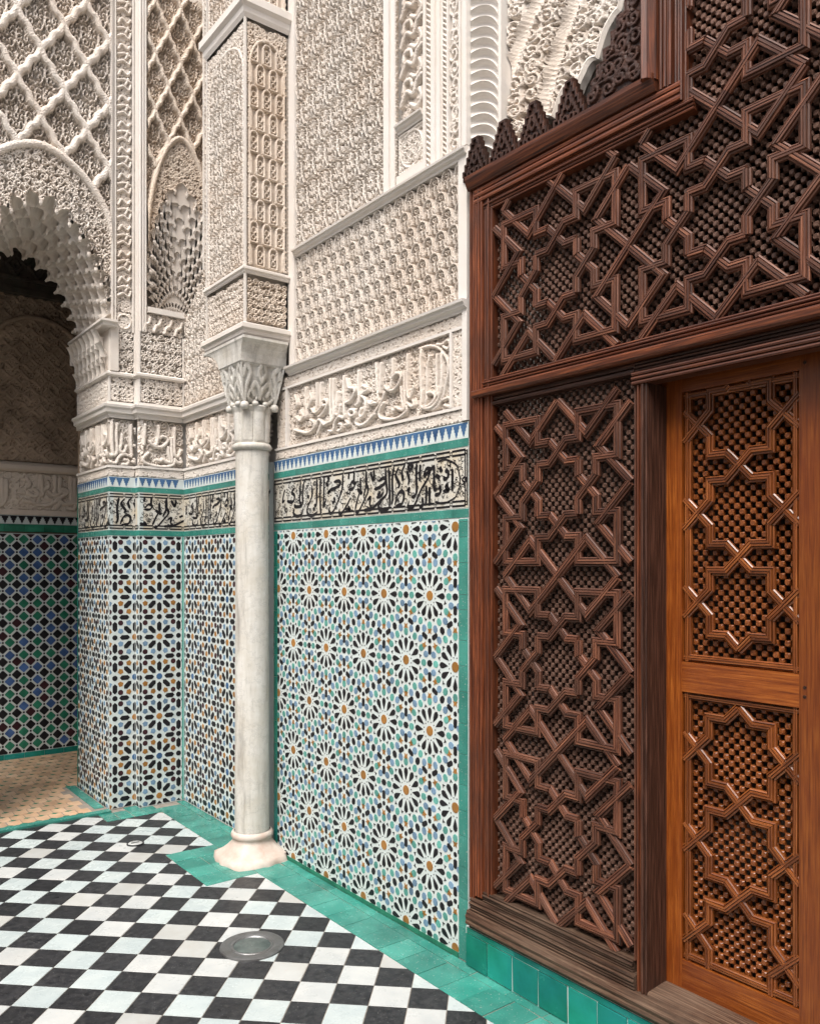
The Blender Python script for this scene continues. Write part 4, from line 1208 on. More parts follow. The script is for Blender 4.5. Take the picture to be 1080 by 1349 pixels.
# ================================================================== MUQARNAS ARCHES
def arc_pts(xl, xr, zs, za, n=120, p=2.0, power=0.62):
    """pointed arch from (xl, zs) over the apex to (xr, zs)"""
    t = np.linspace(-1, 1, n)
    xm = (xl + xr) / 2; w = (xr - xl) / 2
    # angle-like parameter keeps samples even along the curve
    u = np.sign(t) * (1 - (1 - np.abs(t)) ** 1.35)
    z = zs + (za - zs) * (1 - np.abs(u) ** (1 / power)) ** power
    return np.stack([xm + w * u, z], 1)

def resample(c, n):
    d = np.concatenate([[0], np.cumsum(np.linalg.norm(np.diff(c, axis=0), axis=1))])
    q = np.linspace(0, d[-1], n)
    return np.stack([np.interp(q, d, c[:, 0]), np.interp(q, d, c[:, 1])], 1)

def scallop(x, sharp=0.5):
    f = x - np.floor(x)
    return np.clip(1 - ((2 * f - 1) / 0.84) ** 2, 0, 1) ** sharp

def muqarnas(parent, pl, front, back, depth, tiers, cells, amp, m, n0=0.0, name='muqarnas'):
    """tiers of small domed niches; each tier hangs a little below the one before it, staggered by half a cell"""
    per = 14
    n = cells * per + 1
    F, Bk = resample(front, n), resample(back, n)
    x = np.linspace(0, cells, n)
    g = Geo()
    rows = []
    for k in range(tiers):
        c = F + (Bk - F) * (k / (tiers - 1))
        tg = np.gradient(c, axis=0); tg /= np.linalg.norm(tg, axis=1, keepdims=True) + 1e-9
        nr = np.stack([-tg[:, 1], tg[:, 0]], 1)
        ph = x + 0.5 * (k % 2)
        s0 = scallop(ph) + 0.22 * np.clip(1 - np.abs((ph - np.floor(ph)) * 2 - 1) / 0.26, 0, 1) ** 0.5
        for q in (0.0, 0.12, 0.3, 0.5, 0.68, 0.82, 0.92, 0.98, 1.0):
            f = math.sqrt(max(0.0, 1 - q * q)) if k < tiers - 1 else 1.0
            p = c + nr * (amp * s0 * f)[:, None]
            rows.append(pl.p(p[:, 0], p[:, 1], np.full(n, n0 - depth * (k + q) / tiers)))
        # the rib between two niches ends in a small hanging drop
        for i in range(cells + 1):
            jj = int(round((i - (0.5 if k % 2 else 0.0)) * per))
            if jj < 3 or jj > n - 4: continue
            P0 = pl.p(np.array(c[jj, 0]), np.array(c[jj, 1]), np.array(n0 - depth * k / tiers - .010))
            a = np.linspace(0, 6.283, 6, endpoint=False)
            prof = ((0.011, 0.006), (0.011, -0.010), (0.004, -0.024))
            V = [(P0[0] + r * math.cos(t), P0[1] + r * math.sin(t), P0[2] + z) for r, z in prof for t in a]
            g.add(V, [(6 * w + u, 6 * w + (u + 1) % 6, 6 * w + 6 + (u + 1) % 6, 6 * w + 6 + u) for w in range(2) for u in range(6)])
    g.grid(np.array(rows))
    g.build(name, m, parent, smooth=False)
    c = F; tg = np.gradient(c, axis=0); tg /= np.linalg.norm(tg, axis=1, keepdims=True) + 1e-9
    nr = np.stack([-tg[:, 1], tg[:, 0]], 1)
    s0 = scallop(x) + 0.22 * np.clip(1 - np.abs((x - np.floor(x)) * 2 - 1) / 0.26, 0, 1) ** 0.5
    return c + nr * (amp * s0)[:, None]

def above(curve):
    """mask: keep what lies outside the arch curve"""
    o = np.argsort(curve[:, 0]); cx, cz = curve[o, 0], curve[o, 1]
    return lambda A, B: (A < cx[0]) | (A > cx[-1]) | (B > np.interp(A, cx, cz))

def sebka(r, x0, x1, z0, z1, w, h, xm, rad, inner):
    """net of lobed diamonds: raised double bands, carved fill inside"""
    for j in range(-1, int((z1 - z0) / h * 2) + 2):
        for i in range(-12, 13):
            cx = xm + (i + (0.5 if j % 2 else 0)) * w; cz = z0 + j * h / 2
            if cx < x0 - w or cx > x1 + w: continue
            for sg in (1, -1):
                pts = [(cx, cz + h / 2), (cx + sg * w * 0.10, cz + h * 0.36), (cx + sg * w * 0.22, cz + h * 0.30), (cx + sg * w * 0.30, cz + h * 0.17), (cx + sg * w * 0.42, cz + h * 0.10), (cx + sg * w / 2, cz)]
                r.stroke(smooth_line(pts, 4), rad, 1.0, 0.30)
    np.maximum(r.h, inner, out=r.h)

arch = empty('archway', (-0.865, 5.6, 3.0), 'broad archway with stalactite soffit under a net of carved diamonds', 'archway')
fr = arc_pts(-1.255, -0.475, 3.12, 3.735, 140, power=0.60)
bk = arc_pts(-1.245, -0.485, 3.02, 3.60, 140, power=0.62)
edge = muqarnas(arch, F1, fr, bk, 0.68, 6, 16, 0.052, 'stucco', n0=0.004)
XL = -1.9
r = Relief(XL, -0.4515, 3.0, 5.3, 0.0052)
q = Relief(XL, -0.4515, 3.0, 5.3, 0.0052)
q.diaper(0.106, 0.16, 0.0058, 3, 0.6)
# moulding that follows the arch, net above it, broader scrolls below it
mo = arc_pts(-1.30, -0.43, 3.58, 4.075, 160, power=0.58)
up = above(mo)
A, B = np.meshgrid(r.a, r.b)
msk = up(A, B)
sebka(r, XL, -0.45, 4.05, 5.6, 0.265, 0.40, -0.865, 0.024, q.h)
lo = Relief(XL, -0.4515, 3.0, 5.3, 0.0052)
lo.scrolls(0.046, 0.0054, 25, top=0.6)
r.h = np.where(msk, r.h, lo.h * 0.8 + 0.25)
r.stroke(mo, 0.026, 1.05, 0.3)
r.keep = above(edge)
r.build('carved_spandrel', F1, 0.014, 0.075, 'stucco', arch)
Geo().box(F1, XL, -0.452, 4.0, 7.0, -0.40, -0.065).build('masonry', 'plaster', arch)
for x0 in (XL,):
    Geo().box(F1, -1.62, -1.27, 0, 4.0, -0.68, -0.065).build('far_jamb', 'plaster', arch)
g = Geo()
for z in np.arange(3.62, 5.4, 0.0135):
    g.box(F1, -0.4525, -0.4465, z, z + .0095, 0.0, 0.012)
g.build('bead_border', 'plaster', arch)
Geo().box(FLOOR, -3, JX + .03, 5.66, 5.95, 3.72, 7.0).build('back_masonry', 'plaster', arch)

niche = empty('niche_arch', (-0.02, 5.4, 3.2), 'narrow stalactite arch with tall carved diamonds between pier strip and pilaster', 'arch')
fr = arc_pts(-0.225, 0.19, 3.34, 4.02, 120, power=0.58)
bk = arc_pts(-0.12, 0.09, 3.20, 3.27, 120, power=0.60)
edge = muqarnas(niche, F2, fr, bk, 0.15, 8, 15, 0.030, 'stucco', n0=0.004)
r = Relief(-0.243, 0.33, 3.2, 5.3, 0.0050)
q = Relief(-0.243, 0.33, 3.2, 5.3, 0.0050)
q.diaper(0.085, 0.12, 0.0052, 3, 0.6)
mo = arc_pts(-0.245, 0.205, 3.62, 4.35, 120, power=0.56)
A, B = np.meshgrid(r.a, r.b)
msk = above(mo)(A, B)
sebka(r, -0.3, 0.35, 4.30, 5.6, 0.17, 0.36, -0.02, 0.016, q.h * 0.8)
lo = Relief(-0.243, 0.33, 3.2, 5.3, 0.0050)
lo.scrolls(0.036, 0.0055, 27, top=0.6)
r.h = np.where(msk, r.h, lo.h * 0.8 + 0.25)
r.stroke(mo, 0.018, 1.05, 0.3)
r.keep = above(edge)
r.build('carved_spandrel', F2, 0.010, 0.065, 'stucco_warm', niche)
Geo().box(F2, -0.243, 0.34, 3.7, 7.0, -0.6, -0.30).build('masonry', 'plaster', niche)
Geo().box(F2, -0.243, 0.34, 3.1, 4.4, -0.36, -0.155).build('back_panel', 'stucco', niche)
Geo().box(F2, 0.33, 0.36, 3.1, 7.0, -0.3, 0.9).build('side_panel', 'stucco', niche)
g = Geo()
Geo().box(F2, -0.243, -0.004, 3.165, 3.20, -0.055, 0.016).build('ledge', 'plaster', niche)
r = Relief(-0.2985, -0.0015, 3.04, 3.163, 0.0055)
r.scrolls(0.03, 0.005, 28, top=0.7)
for k in range(4):
    x = -0.27 + k * 0.07
    r.stroke(smooth_line([(x, 3.05), (x + .012, 3.085), (x + .035, 3.10), (x + .045, 3.135)], 5), 0.012, 1.2, 0.4)
r.build('carved_panel', F2, 0.003, 0.036, 'stucco', niche)

# ================================================================== GALLERY BEHIND THE ARCH
YG = 7.1
gal = empty('gallery_wall', (-0.6, 7.2, 0), 'dim back wall of the gallery with dark diamond tile dado and shade-brown carved stucco', 'wall')
GB = plB(YG)
Geo().box(GB, -6, 1.6, 0, 5.0, -0.4, -0.03).build('masonry', 'stucco_shaded', gal)
Geo().box(GB, -3.2, 0.9, 0, 1.80, -0.055, -0.0004).build('mortar_bed', 'grout', gal)
TD = {'diamond': [(0.036, 0), (0, 0.036), (-0.036, 0), (0, -0.036)], 'small': [(-.0075, -.0075), (.0075, -.0075), (.0075, .0075), (-.0075, .0075)]}
TD['diamond'] = [(0.036, -0.004), (0.036, 0.004), (0.004, 0.036), (-0.004, 0.036), (-0.036, 0.004), (-0.036, -0.004), (-0.004, -0.036), (0.004, -0.036)]
pcs = []
g_ = random.Random(9)
D = 0.1025
for j in range(-1, 36):
    for i in range(-32, 10):
        x = -0.30 + (i + (0.5 if j % 2 else 0)) * D; z = 0.06 + j * D / 2
        if j % 2: m = g_.choice(['zdkgreen', 'zdkblue', 'zdkgreen', 'zdkblue', 'zdkgreen'])
        else: m = g_.choice(['zblack', 'zblack', 'zblack', 'zpurple'])
        pcs.append(('diamond', m, x, z, 0))
        pcs.append(('small', 'zblack', x + D / 2, z, 0))
mosaic(gal, GB, (-1.75, 0.6, 0.05, 1.795), pcs, TD, 300, ['zblack', 'zpurple', 'zdkgreen', 'zdkblue'], n=-0.0004)
for b0, b1, m in ((0.0, 0.046, 'gtile_riser'), (1.812, 1.872, 'zdkgreen')):
    x = -2.2
    while x < 0.5:
        Geo().box(GB, x, x + .148, b0, b1, -0.055, 0.004).build('tile', m, gal); x += 0.15
Geo().box(GB, -2.2, 0.6, 1.874, 1.945, -0.055, 0.0).build('merlon_band', 'grout', gal)
me = piece_mesh('merlon_tile', [(x * 0.06, y * 0.06) for x, y in STEP], 0.002, 'zblack', 0)
x = -1.5
while x < 0.3:
    inst('merlon_tile', me, GB, x, 1.880, 0.0004, 0, gal); x += 0.062
r = Relief(-1.9, 0.5, 1.99, 2.29, 0.0085)
r.scrolls(0.06, 0.0085, 33, top=0.5)
for s in shift(ST_, -3.82, -2.5, -1.95) : 
    s = s.copy(); s[:, 1] -= 0.185; r.stroke(smooth_line(s, 4), 0.017, 1.1, 0.45)
for s in shift(ST_, -3.82, -2.5, -0.62):
    s = s.copy(); s[:, 1] -= 0.185; r.stroke(smooth_line(s, 4), 0.017, 1.1, 0.45)
r.build('carved_inscription', GB, 0.006, 0.022, 'stucco_warm', gal)
Geo().box(GB, -2.2, 0.6, 1.946, 1.989, -0.055, 0.006).build('fillet', 'stucco_warm', gal)
Geo().bar(GB, 'u', -2.2, 0.6, [(2.292, -.03), (2.292, .012), (2.31, .03), (2.34, .034), (2.36, .012), (2.375, -.03)]).build('moulding', 'stucco_warm', gal)
r = Relief(-1.9, 0.5, 2.377, 3.70, 0.0095)
r.diaper(0.14, 0.12, 0.012, 2, 0.8); r.scrolls(0.06, 0.008, 34, top=0.6)
A, B = np.meshgrid(r.a, r.b)
for xc in (-1.35, -0.45, 0.45):
    d = ((A - xc) / 0.40) ** 2 + (np.maximum(B - 3.12, 0) / 0.42) ** 2
    r.stroke([(xc + .40 * math.cos(t), 3.12 + .42 * math.sin(t)) for t in np.linspace(0, math.pi, 30)], 0.02, 1.5, 0.3)
    for sg in (1, -1): r.stroke([(xc + sg * .40, 2.38), (xc + sg * .40, 3.12)], 0.022, 1.5, 0.3)
r.build('carved_panel', GB, 0.006, 0.026, 'stucco_shaded', gal)
beam = empty('wood_frieze', (-0.6, 7.0, 3.7), 'dark carved cedar frieze high inside the gallery arch', 'frieze')
g = Geo()
for b0, b1, n in ((3.70, 3.74, .05), (3.742, 3.80, .035), (3.802, 3.83, .06), (3.832, 4.03, .03), (4.032, 4.06, .07), (4.062, 4.11, .09), (4.112, 4.4, .05)):
    g.box(GB, -2.4, 0.7, b0, b1, -0.02, n)
g.build('boards', 'old_wood_beam', beam)
r = Relief(-1.9, 0.4, 3.835, 4.028, 0.010)
r.diaper(0.16, 0.19, 0.012, 2, 1.0)
r.build('carved_board', GB, 0.042, 0.012, 'old_wood_beam', beam)
Geo().box(FLOOR, -6, 1.6, 5.95, 7.4, 4.38, 4.6).build('gallery_ceiling', 'old_wood_beam', kind='structure')
Geo().box(FLOOR, 0.62, 1.0, 5.9, 7.5, 0, 4.5).build('gallery_end_wall', 'stucco_shaded', kind='structure')
Geo().box(FLOOR, JX + .031, 0.62, 5.90, 6.05, 0, 4.5).build('gallery_inner_wall', 'stucco_shaded', kind='structure')

# ================================================================== WOODEN SCREEN
scr = empty('wooden_screen', (0.0, 1.4, 0.16), 'tall dark cedar lattice screen with interlaced star strapwork and moulded frame', 'screen')
def reeds(c0, c1, n, ridges, dip=0.006, edge=0.010, n0=-0.03):
    """moulded cross-section: flat listels parted by narrow grooves"""
    pr = [(c0, n0), (c0, n - edge)]
    w = (c1 - c0) / ridges
    for k in range(ridges):
        a = c0 + k * w
        hgt = n - (0.004 if k % 3 == 1 else 0.0) - (edge * .6 if k in (0, ridges - 1) else 0)
        pr += [(a + w * .10, hgt - dip), (a + w * .18, hgt), (a + w * .50, hgt + .0015), (a + w * .82, hgt), (a + w * .90, hgt - dip)]
    pr += [(c1, n - edge), (c1, n0)]
    return pr
def rail(name, axis, a0, a1, pr, m='wood_frame', pl=WA, par=None):
    return Geo().bar(pl, axis, a0, a1, pr).build(name, m, par or scr)
SX0 = -2.372
rail('stile', 'v', 0.27, 3.00, reeds(SX0, -2.345, 0.020, 2, edge=0.006))
rail('stile', 'v', 0.285, 2.995, reeds(-2.3445, -2.300, 0.020, 3))
rail('stile', 'v', 0.295, 2.94, reeds(-2.2995, -2.253, 0.012, 4))
rail('bottom_rail', 'u', -2.36, -1.5985, reeds(0.225, 0.272, 0.028, 4), 'wood_grey')
rail('bottom_rail', 'u', -2.30, -1.6125, reeds(0.2725, 0.312, 0.016, 4), 'wood_grey')
rail('sill', 'u', -2.370, -0.4, [(0.168, -.03), (0.168, .030), (0.176, .038), (0.190, .035), (0.202, .039), (0.212, .034), (0.2245, .030), (0.2245, -.03)], 'wood_grey')
rail('sill_edge', 'u', -2.36, -0.4, [(0.156, -.03), (0.158, .024), (0.1675, .028), (0.1675, -.03)], 'wood_grey')
rail('transom', 'u', -2.2985, -0.4, reeds(2.212, 2.252, 0.014, 4))
rail('transom', 'u', -2.343, -0.4, [(2.184, -.03), (2.184, .026), (2.190, .034), (2.206, .036), (2.2115, .028), (2.2115, -.03)])
rail('transom', 'u', -2.2985, -1.6125, reeds(2.145, 2.1835, 0.010, 2), 'wood_dark')
rail('transom', 'u', -1.612, -0.4, reeds(2.150, 2.1835, 0.008, 3), 'wood_dark')
rail('door_head', 'u', -1.612, -0.4, reeds(2.108, 2.1495, 0.024, 3), 'wood_frame')
rail('post', 'v', 0.312, 2.1445, reeds(-1.612, -1.5985, 0.012, 2), 'wood')
rail('post', 'v', 0.225, 2.1075, reeds(-1.598, -1.5795, 0.018, 2), 'wood_frame')
rail('post', 'v', 0.19, 2.1075, reeds(-1.579, -1.557, 0.022, 2, n0=-0.14), 'wood_dark')
rail('top_rail', 'u', -2.298, -1.40, reeds(2.884, 2.925, 0.012, 4))
rail('top_rail', 'u', -2.343, -1.44, reeds(2.9255, 2.985, 0.022, 3))
rail('top_rail', 'u', SX0, -1.52, [(2.9855, -.03), (2.9855, .024), (2.994, .030), (3.008, .036), (3.020, .040), (3.034, .041), (3.036, .0), (3.036, -.05)])
rail('upright', 'v', 2.9255, 4.05, reeds(-1.468, -1.423, 0.012, 4), 'wood_frame')
rail('upright', 'v', 2.986, 4.05, reeds(-1.516, -1.4685, 0.022, 3), 'wood_frame')
rail('upright', 'v', 3.02, 4.05, [(-1.556, -.05), (-1.556, .048), (-1.545, .060), (-1.531, .052), (-1.5165, .026), (-1.5165, -.03)], 'wood_frame')

# strapwork of the screen: eight-pointed stars, corner frames and crossing diagonals on a square net
HX, HZ = 0.3065, 0.3025
c_, n_, T_ = 0.300, 0.424, 0.83
e_ = n_ - c_
CURVE = [(c_, c_), (e_, c_), (-e_, n_ + e_), (-c_, n_ + e_), (-c_, T_), (-T_, T_), (-T_, c_), (-(n_ + e_), c_), (-(n_ + e_), e_), (-c_, -e_), (-c_, -c_)]
VEES = [[(0, 1), (-.42, .58), (-.84, 1)], [(-1, 0), (-.58, .42), (-1, .84)]]
def rot4(L, k):
    for _ in range(k): L = [(-y_, x) for x, y_ in L]
    return L
SW, SH = 0.0150, 0.0165
SPROF = [(-1.0, 0.0), (-1.0, .60), (-.80, .78), (-.66, .80), (-.60, .60), (-.50, .60), (-.42, .96), (-.10, 1.0), (-.06, .84), (.06, .84), (.10, 1.0), (.42, .96), (.50, .60), (.60, .60), (.66, .80), (.80, .78), (1.0, .60), (1.0, 0.0)]
SPROF = [(-1.0, 0.0), (-1.0, .62), (-.74, .80), (-.66, .56), (-.56, .56), (-.46, .98), (-.10, 1.0), (-.05, .80), (.05, .80), (.10, 1.0), (.46, .98), (.56, .56), (.66, .56), (.74, .80), (1.0, .62), (1.0, 0.0)]
def seg_geo(pl, p0, p1, m0, m1, n0, w, h, prof=SPROF):
    c = np.array([q[0] for q in prof]) * w; hh = np.array([q[1] for q in prof]) * h
    A = np.asarray(p0) + np.outer(c, m0); B = np.asarray(p1) + np.outer(c, m1)
    k = len(c)
    V = np.concatenate([pl.p(A[:, 0], A[:, 1], n0 + hh), pl.p(B[:, 0], B[:, 1], n0 + hh)])
    L = np.linalg.norm(np.asarray(p1) - np.asarray(p0)); o = random.random() * 20
    g = np.concatenate([np.stack([np.full(k, o), c, hh], 1), np.stack([np.full(k, o + L), c, hh], 1)])
    F = [(i, k + i, k + i + 1, i + 1) for i in range(k - 1)] + [tuple(range(k)), tuple(range(2 * k - 1, k - 1, -1))]
    return V, F, g
def strap_segments(poly, w, closed=False):
    p = np.array(poly, float)
    d = p[1:] - p[:-1]; L = np.linalg.norm(d, axis=1, keepdims=True); d = d / L
    nr = np.stack([-d[:, 1], d[:, 0]], 1)
    mit = [nr[0]] + [(nr[i] + nr[i + 1]) / max(0.3, 1 + nr[i] @ nr[i + 1]) for i in range(len(nr) - 1)] + [nr[-1]]
    return [(p[i], p[i + 1], mit[i], mit[i + 1], nr[i]) for i in range(len(d))]
def clip_seg(s, rect):
    p0, p1, m0, m1, nr = s
    a0, a1, b0, b1 = rect
    d = p1 - p0; t0, t1 = 0.0, 1.0
    for pp, q in ((-d[0], p0[0] - a0), (d[0], a1 - p0[0]), (-d[1], p0[1] - b0), (d[1], b1 - p0[1])):
        if abs(pp) < 1e-9:
            if q < 0: return None
        else:
            r = q / pp
            if pp < 0: t0 = max(t0, r)
            else: t1 = min(t1, r)
    if t1 - t0 < 0.02: return None
    return (p0 + d * t0, p0 + d * t1, m0 if t0 == 0 else nr, m1 if t1 == 1 else nr, nr)
LOWER = (-2.256, -1.612, 0.305, 2.150)
UP1 = (-2.256, -0.42, 2.246, 2.890)
UP2 = (-1.426, -0.42, 2.890, 4.0)
segs = []
def unit(cx, cz, rects):
    for k in range(4):
        jobs = [(CURVE, 0.0)] + [(v, 0.0024) for v in VEES]
        for L, up in jobs:
            q = [(cx + x * HX, cz + z * HZ) for x, z in rot4(L, k)]
            for s in strap_segments(q, SW):
                d = s[1] - s[0]
                dg = 0.0034 if min(abs(d[0]), abs(d[1])) > 1e-6 and d[0] * d[1] > 0 else (0.0042 if abs(d[1]) < 1e-6 else (0.0049 if abs(d[0]) < 1e-6 else 0.0))
                for rc in rects:
                    t = clip_seg(s, rc)
                    if t is not None: segs.append((t, up + dg))
for k in range(3): unit(-1.936, 1.8105 - k * 0.605, [LOWER])
for cx in (-1.944, -1.331, -0.718):
    for k in range(3): unit(cx, 2.555 + k * 0.605, [UP1, UP2])
def rank(s):
    m = (s[0][0] + s[0][1]) / 2
    w = WA.p(np.array(m[0]), np.array(m[1]), np.array(0.0)) - np.array(CAM)
    Z = S_ * w[0] + C_ * w[1]; X = C_ * w[0] - S_ * w[1]
    u, v = 540 + 1085 * X / Z, 743.8 - 1085 * w[2] / Z
    off = not (560 < u < 1080 and 0 < v < 1349)
    return (off, -np.linalg.norm(s[0][1] - s[0][0]) / Z)
segs.sort(key=rank)
restg = Geo()
random.seed(3)
for k, (s, up) in enumerate(segs):
    jit = random.uniform(-.0006, .0006)
    V, F, gr = seg_geo(WA, s[0], s[1], s[2], s[3], -0.014 + up + jit, SW, SH)
    if k < 298:
        Geo().add(V, F, 0, gr).build('strap', 'wood', scr)
    else:
        restg.add(V, F, 0, gr)
restg.build('strap_field', 'wood', scr, kind='stuff')

def lattice(par, pl, rect, pitch, n, m, name='lattice', seed=1, h=0.0075, skip=None):
    """turned beads set on the diagonal, with open holes between them"""
    a0, a1, b0, b1 = rect
    na, nb = int((a1 - a0) / pitch) + 1, int((b1 - b0) / pitch) + 1
    g_ = np.random.default_rng(seed)
    k = np.arange(8) * math.pi / 4
    ring = np.stack([np.cos(k), np.sin(k)], 1) * np.where(np.arange(8) % 2 == 1, 0.735, 0.56)[:, None]
    diag = ring.copy()
    V = []; F = []; G = []
    for j in range(nb):
        for i in range(na):
            if (i + j) % 2: continue
            x = a0 + (i + .5) * pitch; z = b0 + (j + .5) * pitch
            if skip and skip(x, z): continue
            R0, R1 = pitch, pitch * 0.42
            b = len(V) * 24
            hh = h * g_.uniform(.85, 1.1)
            q0 = ring * R0 * np.array([1, 1]); q1 = ring * R0 * 0.92; q2 = np.stack([np.cos(k), np.sin(k)], 1) * R1
            P = np.concatenate([pl.p(x + q0[:, 0], z + q0[:, 1], np.full(8, n - 0.006)), pl.p(x + q1[:, 0], z + q1[:, 1], np.full(8, n + hh * .35)), pl.p(x + q2[:, 0], z + q2[:, 1], np.full(8, n + hh))])
            V.append(P)
            o = g_.random() * 20
            G.append(np.stack([np.full(24, o) + P[:, 2] * 0.2, P[:, 1], P[:, 2]], 1))
            for u in range(8):
                w = (u + 1) % 8
                F.append((b + u, b + w, b + 8 + w, b + 8 + u)); F.append((b + 8 + u, b + 8 + w, b + 16 + w, b + 16 + u))
            F.append(tuple(range(b + 16, b + 24)))
    g = Geo()
    g.v = V; g.g = G; g.f = F; g.m = [0] * len(F); g.nv = len(V) * 24
    return g.build(name, m, par, kind='stuff')
lattice(scr, WA, (-2.262, -1.606, 0.300, 2.155), 0.01615, -0.030, 'wood_lattice')
lattice(scr, WA, (-2.262, -0.42, 2.240, 2.895), 0.01615, -0.030, 'wood_lattice', seed=2)
lattice(scr, WA, (-1.430, -0.42, 2.895, 4.0), 0.01615, -0.030, 'wood_lattice', seed=3)

# stepped merlons along the top rail
def merlon(a, w, h, z=3.036):
    st = 5
    P = [(-.5, 0)]
    for k in range(st):
        x = -.5 + k * .085; P += [(x, (k + .75) / st * .98), (x + .085, (k + .75) / st * .98)]
    P = P[:-1] + [(-.10, 0.93), (-.10, 1.06)]
    P = P + [(-x, y_) for x, y_ in P[::-1]]
    ms = Geo().prism(WA, [(a + x * w, z + y_ * h) for x, y_ in P], -0.010, 0.014).build('merlon', 'wood_dark', scr)
    g = Geo()
    for k, f in enumerate((0.86, 0.56)):
        q = [(a + x * w * f, z + .012 + y_ * h * f) for x, y_ in P]
        for s in strap_segments(q, 0.006):
            V, F, gr = seg_geo(WA, s[0], s[1], s[2], s[3], 0.012, 0.0065, 0.011, [(-1, 0), (-.6, 1), (.6, 1), (1, 0)])
            g.add(V, F, 0, gr)
    for sg in (1, -1):
        for q in ([(0, .05), (.06, .2), (.16, .16), (.14, .06)], [(0, .3), (.08, .45), (.02, .6)]):
            q = [(a + sg * x * w, z + y_ * h) for x, y_ in q]
            for s in strap_segments(smooth_line(q, 3), 0.005):
                V, F, gr = seg_geo(WA, s[0], s[1], s[2], s[3], 0.012, 0.0065, 0.012, [(-1, 0), (-.5, 1), (.5, 1), (1, 0)])
                g.add(V, F, 0, gr)
    g.build('carving', 'wood_dark', ms)
for a in (-2.335, -2.186, -2.034, -1.866): merlon(a, 0.150, 0.140)
def half_crest():
    """the stepped board that climbs against the upright"""
    P = [(-1.5565, 3.036), (-1.776, 3.036)]
    x, z = -1.776, 3.036
    for dx_, dz_ in ((0.018, 0.052), (0.026, 0.036), (0.024, 0.040), (0.030, 0.036), (0.026, 0.042), (0.030, 0.036), (0.026, 0.044), (0.026, 0.05)):
        P += [(x, z + dz_), (x + dx_, z + dz_)]; x += dx_; z += dz_
    P += [(-1.5565, z)]
    P = P[::-1]
    ms = Geo().prism(WA, P, 0.006, 0.030).build('crest_board', 'wood_dark', scr)
    r = Relief(-1.772, -1.562, 3.045, 3.37, 0.0038)
    r.scrolls(0.055, 0.0065, 91, top=1.0)
    st = np.array(P[1:-1])
    r.stroke(st + np.array([0.010, -0.006]), 0.0048, 1.0)
    o = np.argsort(st[:, 0], kind='stable'); sx_, sz_ = np.array(sorted(st[:, 0])), None
    zt = lambda A: np.max(np.where(st[None, :, 0] <= A.ravel()[:, None] + 1e-6, st[None, :, 1], 3.0), axis=1).reshape(A.shape)
    r.keep = lambda A, B: B < zt(A) - 0.004
    r.build('carving', WA, 0.040, 0.012, 'wood_carved', ms)
half_crest()

# ================================================================== DOOR
DX = 0.085
DP = plA(DX)
door = empty('door', (DX, 1.3, 0.2), 'polished orange brown wooden door with two star lattice panels', 'door')
DB = -0.030
rail('stile', 'v', 0.215, 2.13, [(-1.60, -.03), (-1.60, 0), (-1.502, 0), (-1.502, -.03)], 'door_wood', DP, door)
rail('stile', 'v', 0.215, 2.13, [(-1.134, -.03), (-1.134, 0), (-0.45, 0), (-0.45, -.03)], 'door_wood', DP, door)  # stile plus an unseen plain board, added to keep light out behind
rail('top_rail', 'u', -1.5018, -1.1342, [(2.082, -.03), (2.082, -.0004), (2.13, -.0004), (2.13, -.03)], 'door_wood', DP, door)
rail('lock_rail', 'u', -1.5018, -1.1342, [(1.158, -.03), (1.158, -.0004), (1.250, -.0004), (1.250, -.03)], 'door_wood', DP, door)
rail('bottom_rail', 'u', -1.5018, -1.1342, [(0.215, -.03), (0.215, -.0004), (0.330, -.0004), (0.330, -.03)], 'door_wood', DP, door)
rail('threshold', 'u', -1.5565, -0.45, [(0.2246, -.03), (0.2246, .10), (0.236, .096), (0.242, .02), (0.242, -.03)], 'wood_grey', DP, scr)
DW, DH = 0.0135, 0.016
def door_panel(b0, b1, centres, nh):
    rc = (-1.4995, -1.1365, b0 + .002, b1 - .002)
    cx = -1.318
    cc = nh / math.sqrt(2); ee = nh - cc
    ext = 0.06
    for (p, q) in (((rc[0] + .011, b0 + .002), (rc[0] + .011, b1 - .002)), ((rc[1] - .011, b0 + .002), (rc[1] - .011, b1 - .002)), ((rc[0], b0 + .013), (rc[1], b0 + .013)), ((rc[0], b1 - .013), (rc[1], b1 - .013))):
        s = strap_segments([p, q], .011)[0]
        V, F, gr = seg_geo(DP, s[0], s[1], s[2], s[3], -0.022 + (0.0007 if p[0] == q[0] else 0), 0.011, 0.0165)
        Geo().add(V, F, 0, gr).build('border_strip', 'door_strap', door)
    for cz in centres:
        for sx in (1, -1):
            for sz in (1, -1):
                L = [(0, nh), (ee, cc), (cc, cc), (cc, ee), (nh, 0), (nh + ext, -ext)]
                q = [(cx + sx * x, cz + sz * z) for x, z in L]
                for s in strap_segments(q, DW):
                    t = clip_seg(s, rc)
                    if t is None: continue
                    d = t[1] - t[0]
                    dg = 0.0022 if abs(d[0]) > 1e-6 and abs(d[1]) > 1e-6 and d[0] * d[1] > 0 else (0.001 if abs(d[1]) < 1e-6 else 0.0)
                    V, F, gr = seg_geo(DP, t[0], t[1], t[2], t[3], -0.020 + dg, DW, DH)
                    Geo().add(V, F, 0, gr).build('strap', 'door_strap', door)
    lattice(door, DP, (-1.500, -1.136, b0, b1), 0.0172, -0.034, 'door_strap', seed=int(b0 * 100), h=0.007)
random.seed(8)
door_panel(1.250, 2.082, (1.975, 1.705, 1.435), 0.135)
door_panel(0.330, 1.158, (0.990, 0.710, 0.430), 0.140)
g = Geo()
for z in (1.19, 1.215, 0.27, 2.10):
    g.prism(DP, [(-1.118 + .005 * math.cos(t), z + .005 * math.sin(t)) for t in np.linspace(0, 6.283, 9)[:-1]], -0.001, 0.0015)
g.build('peg', 'wood_dark', door)

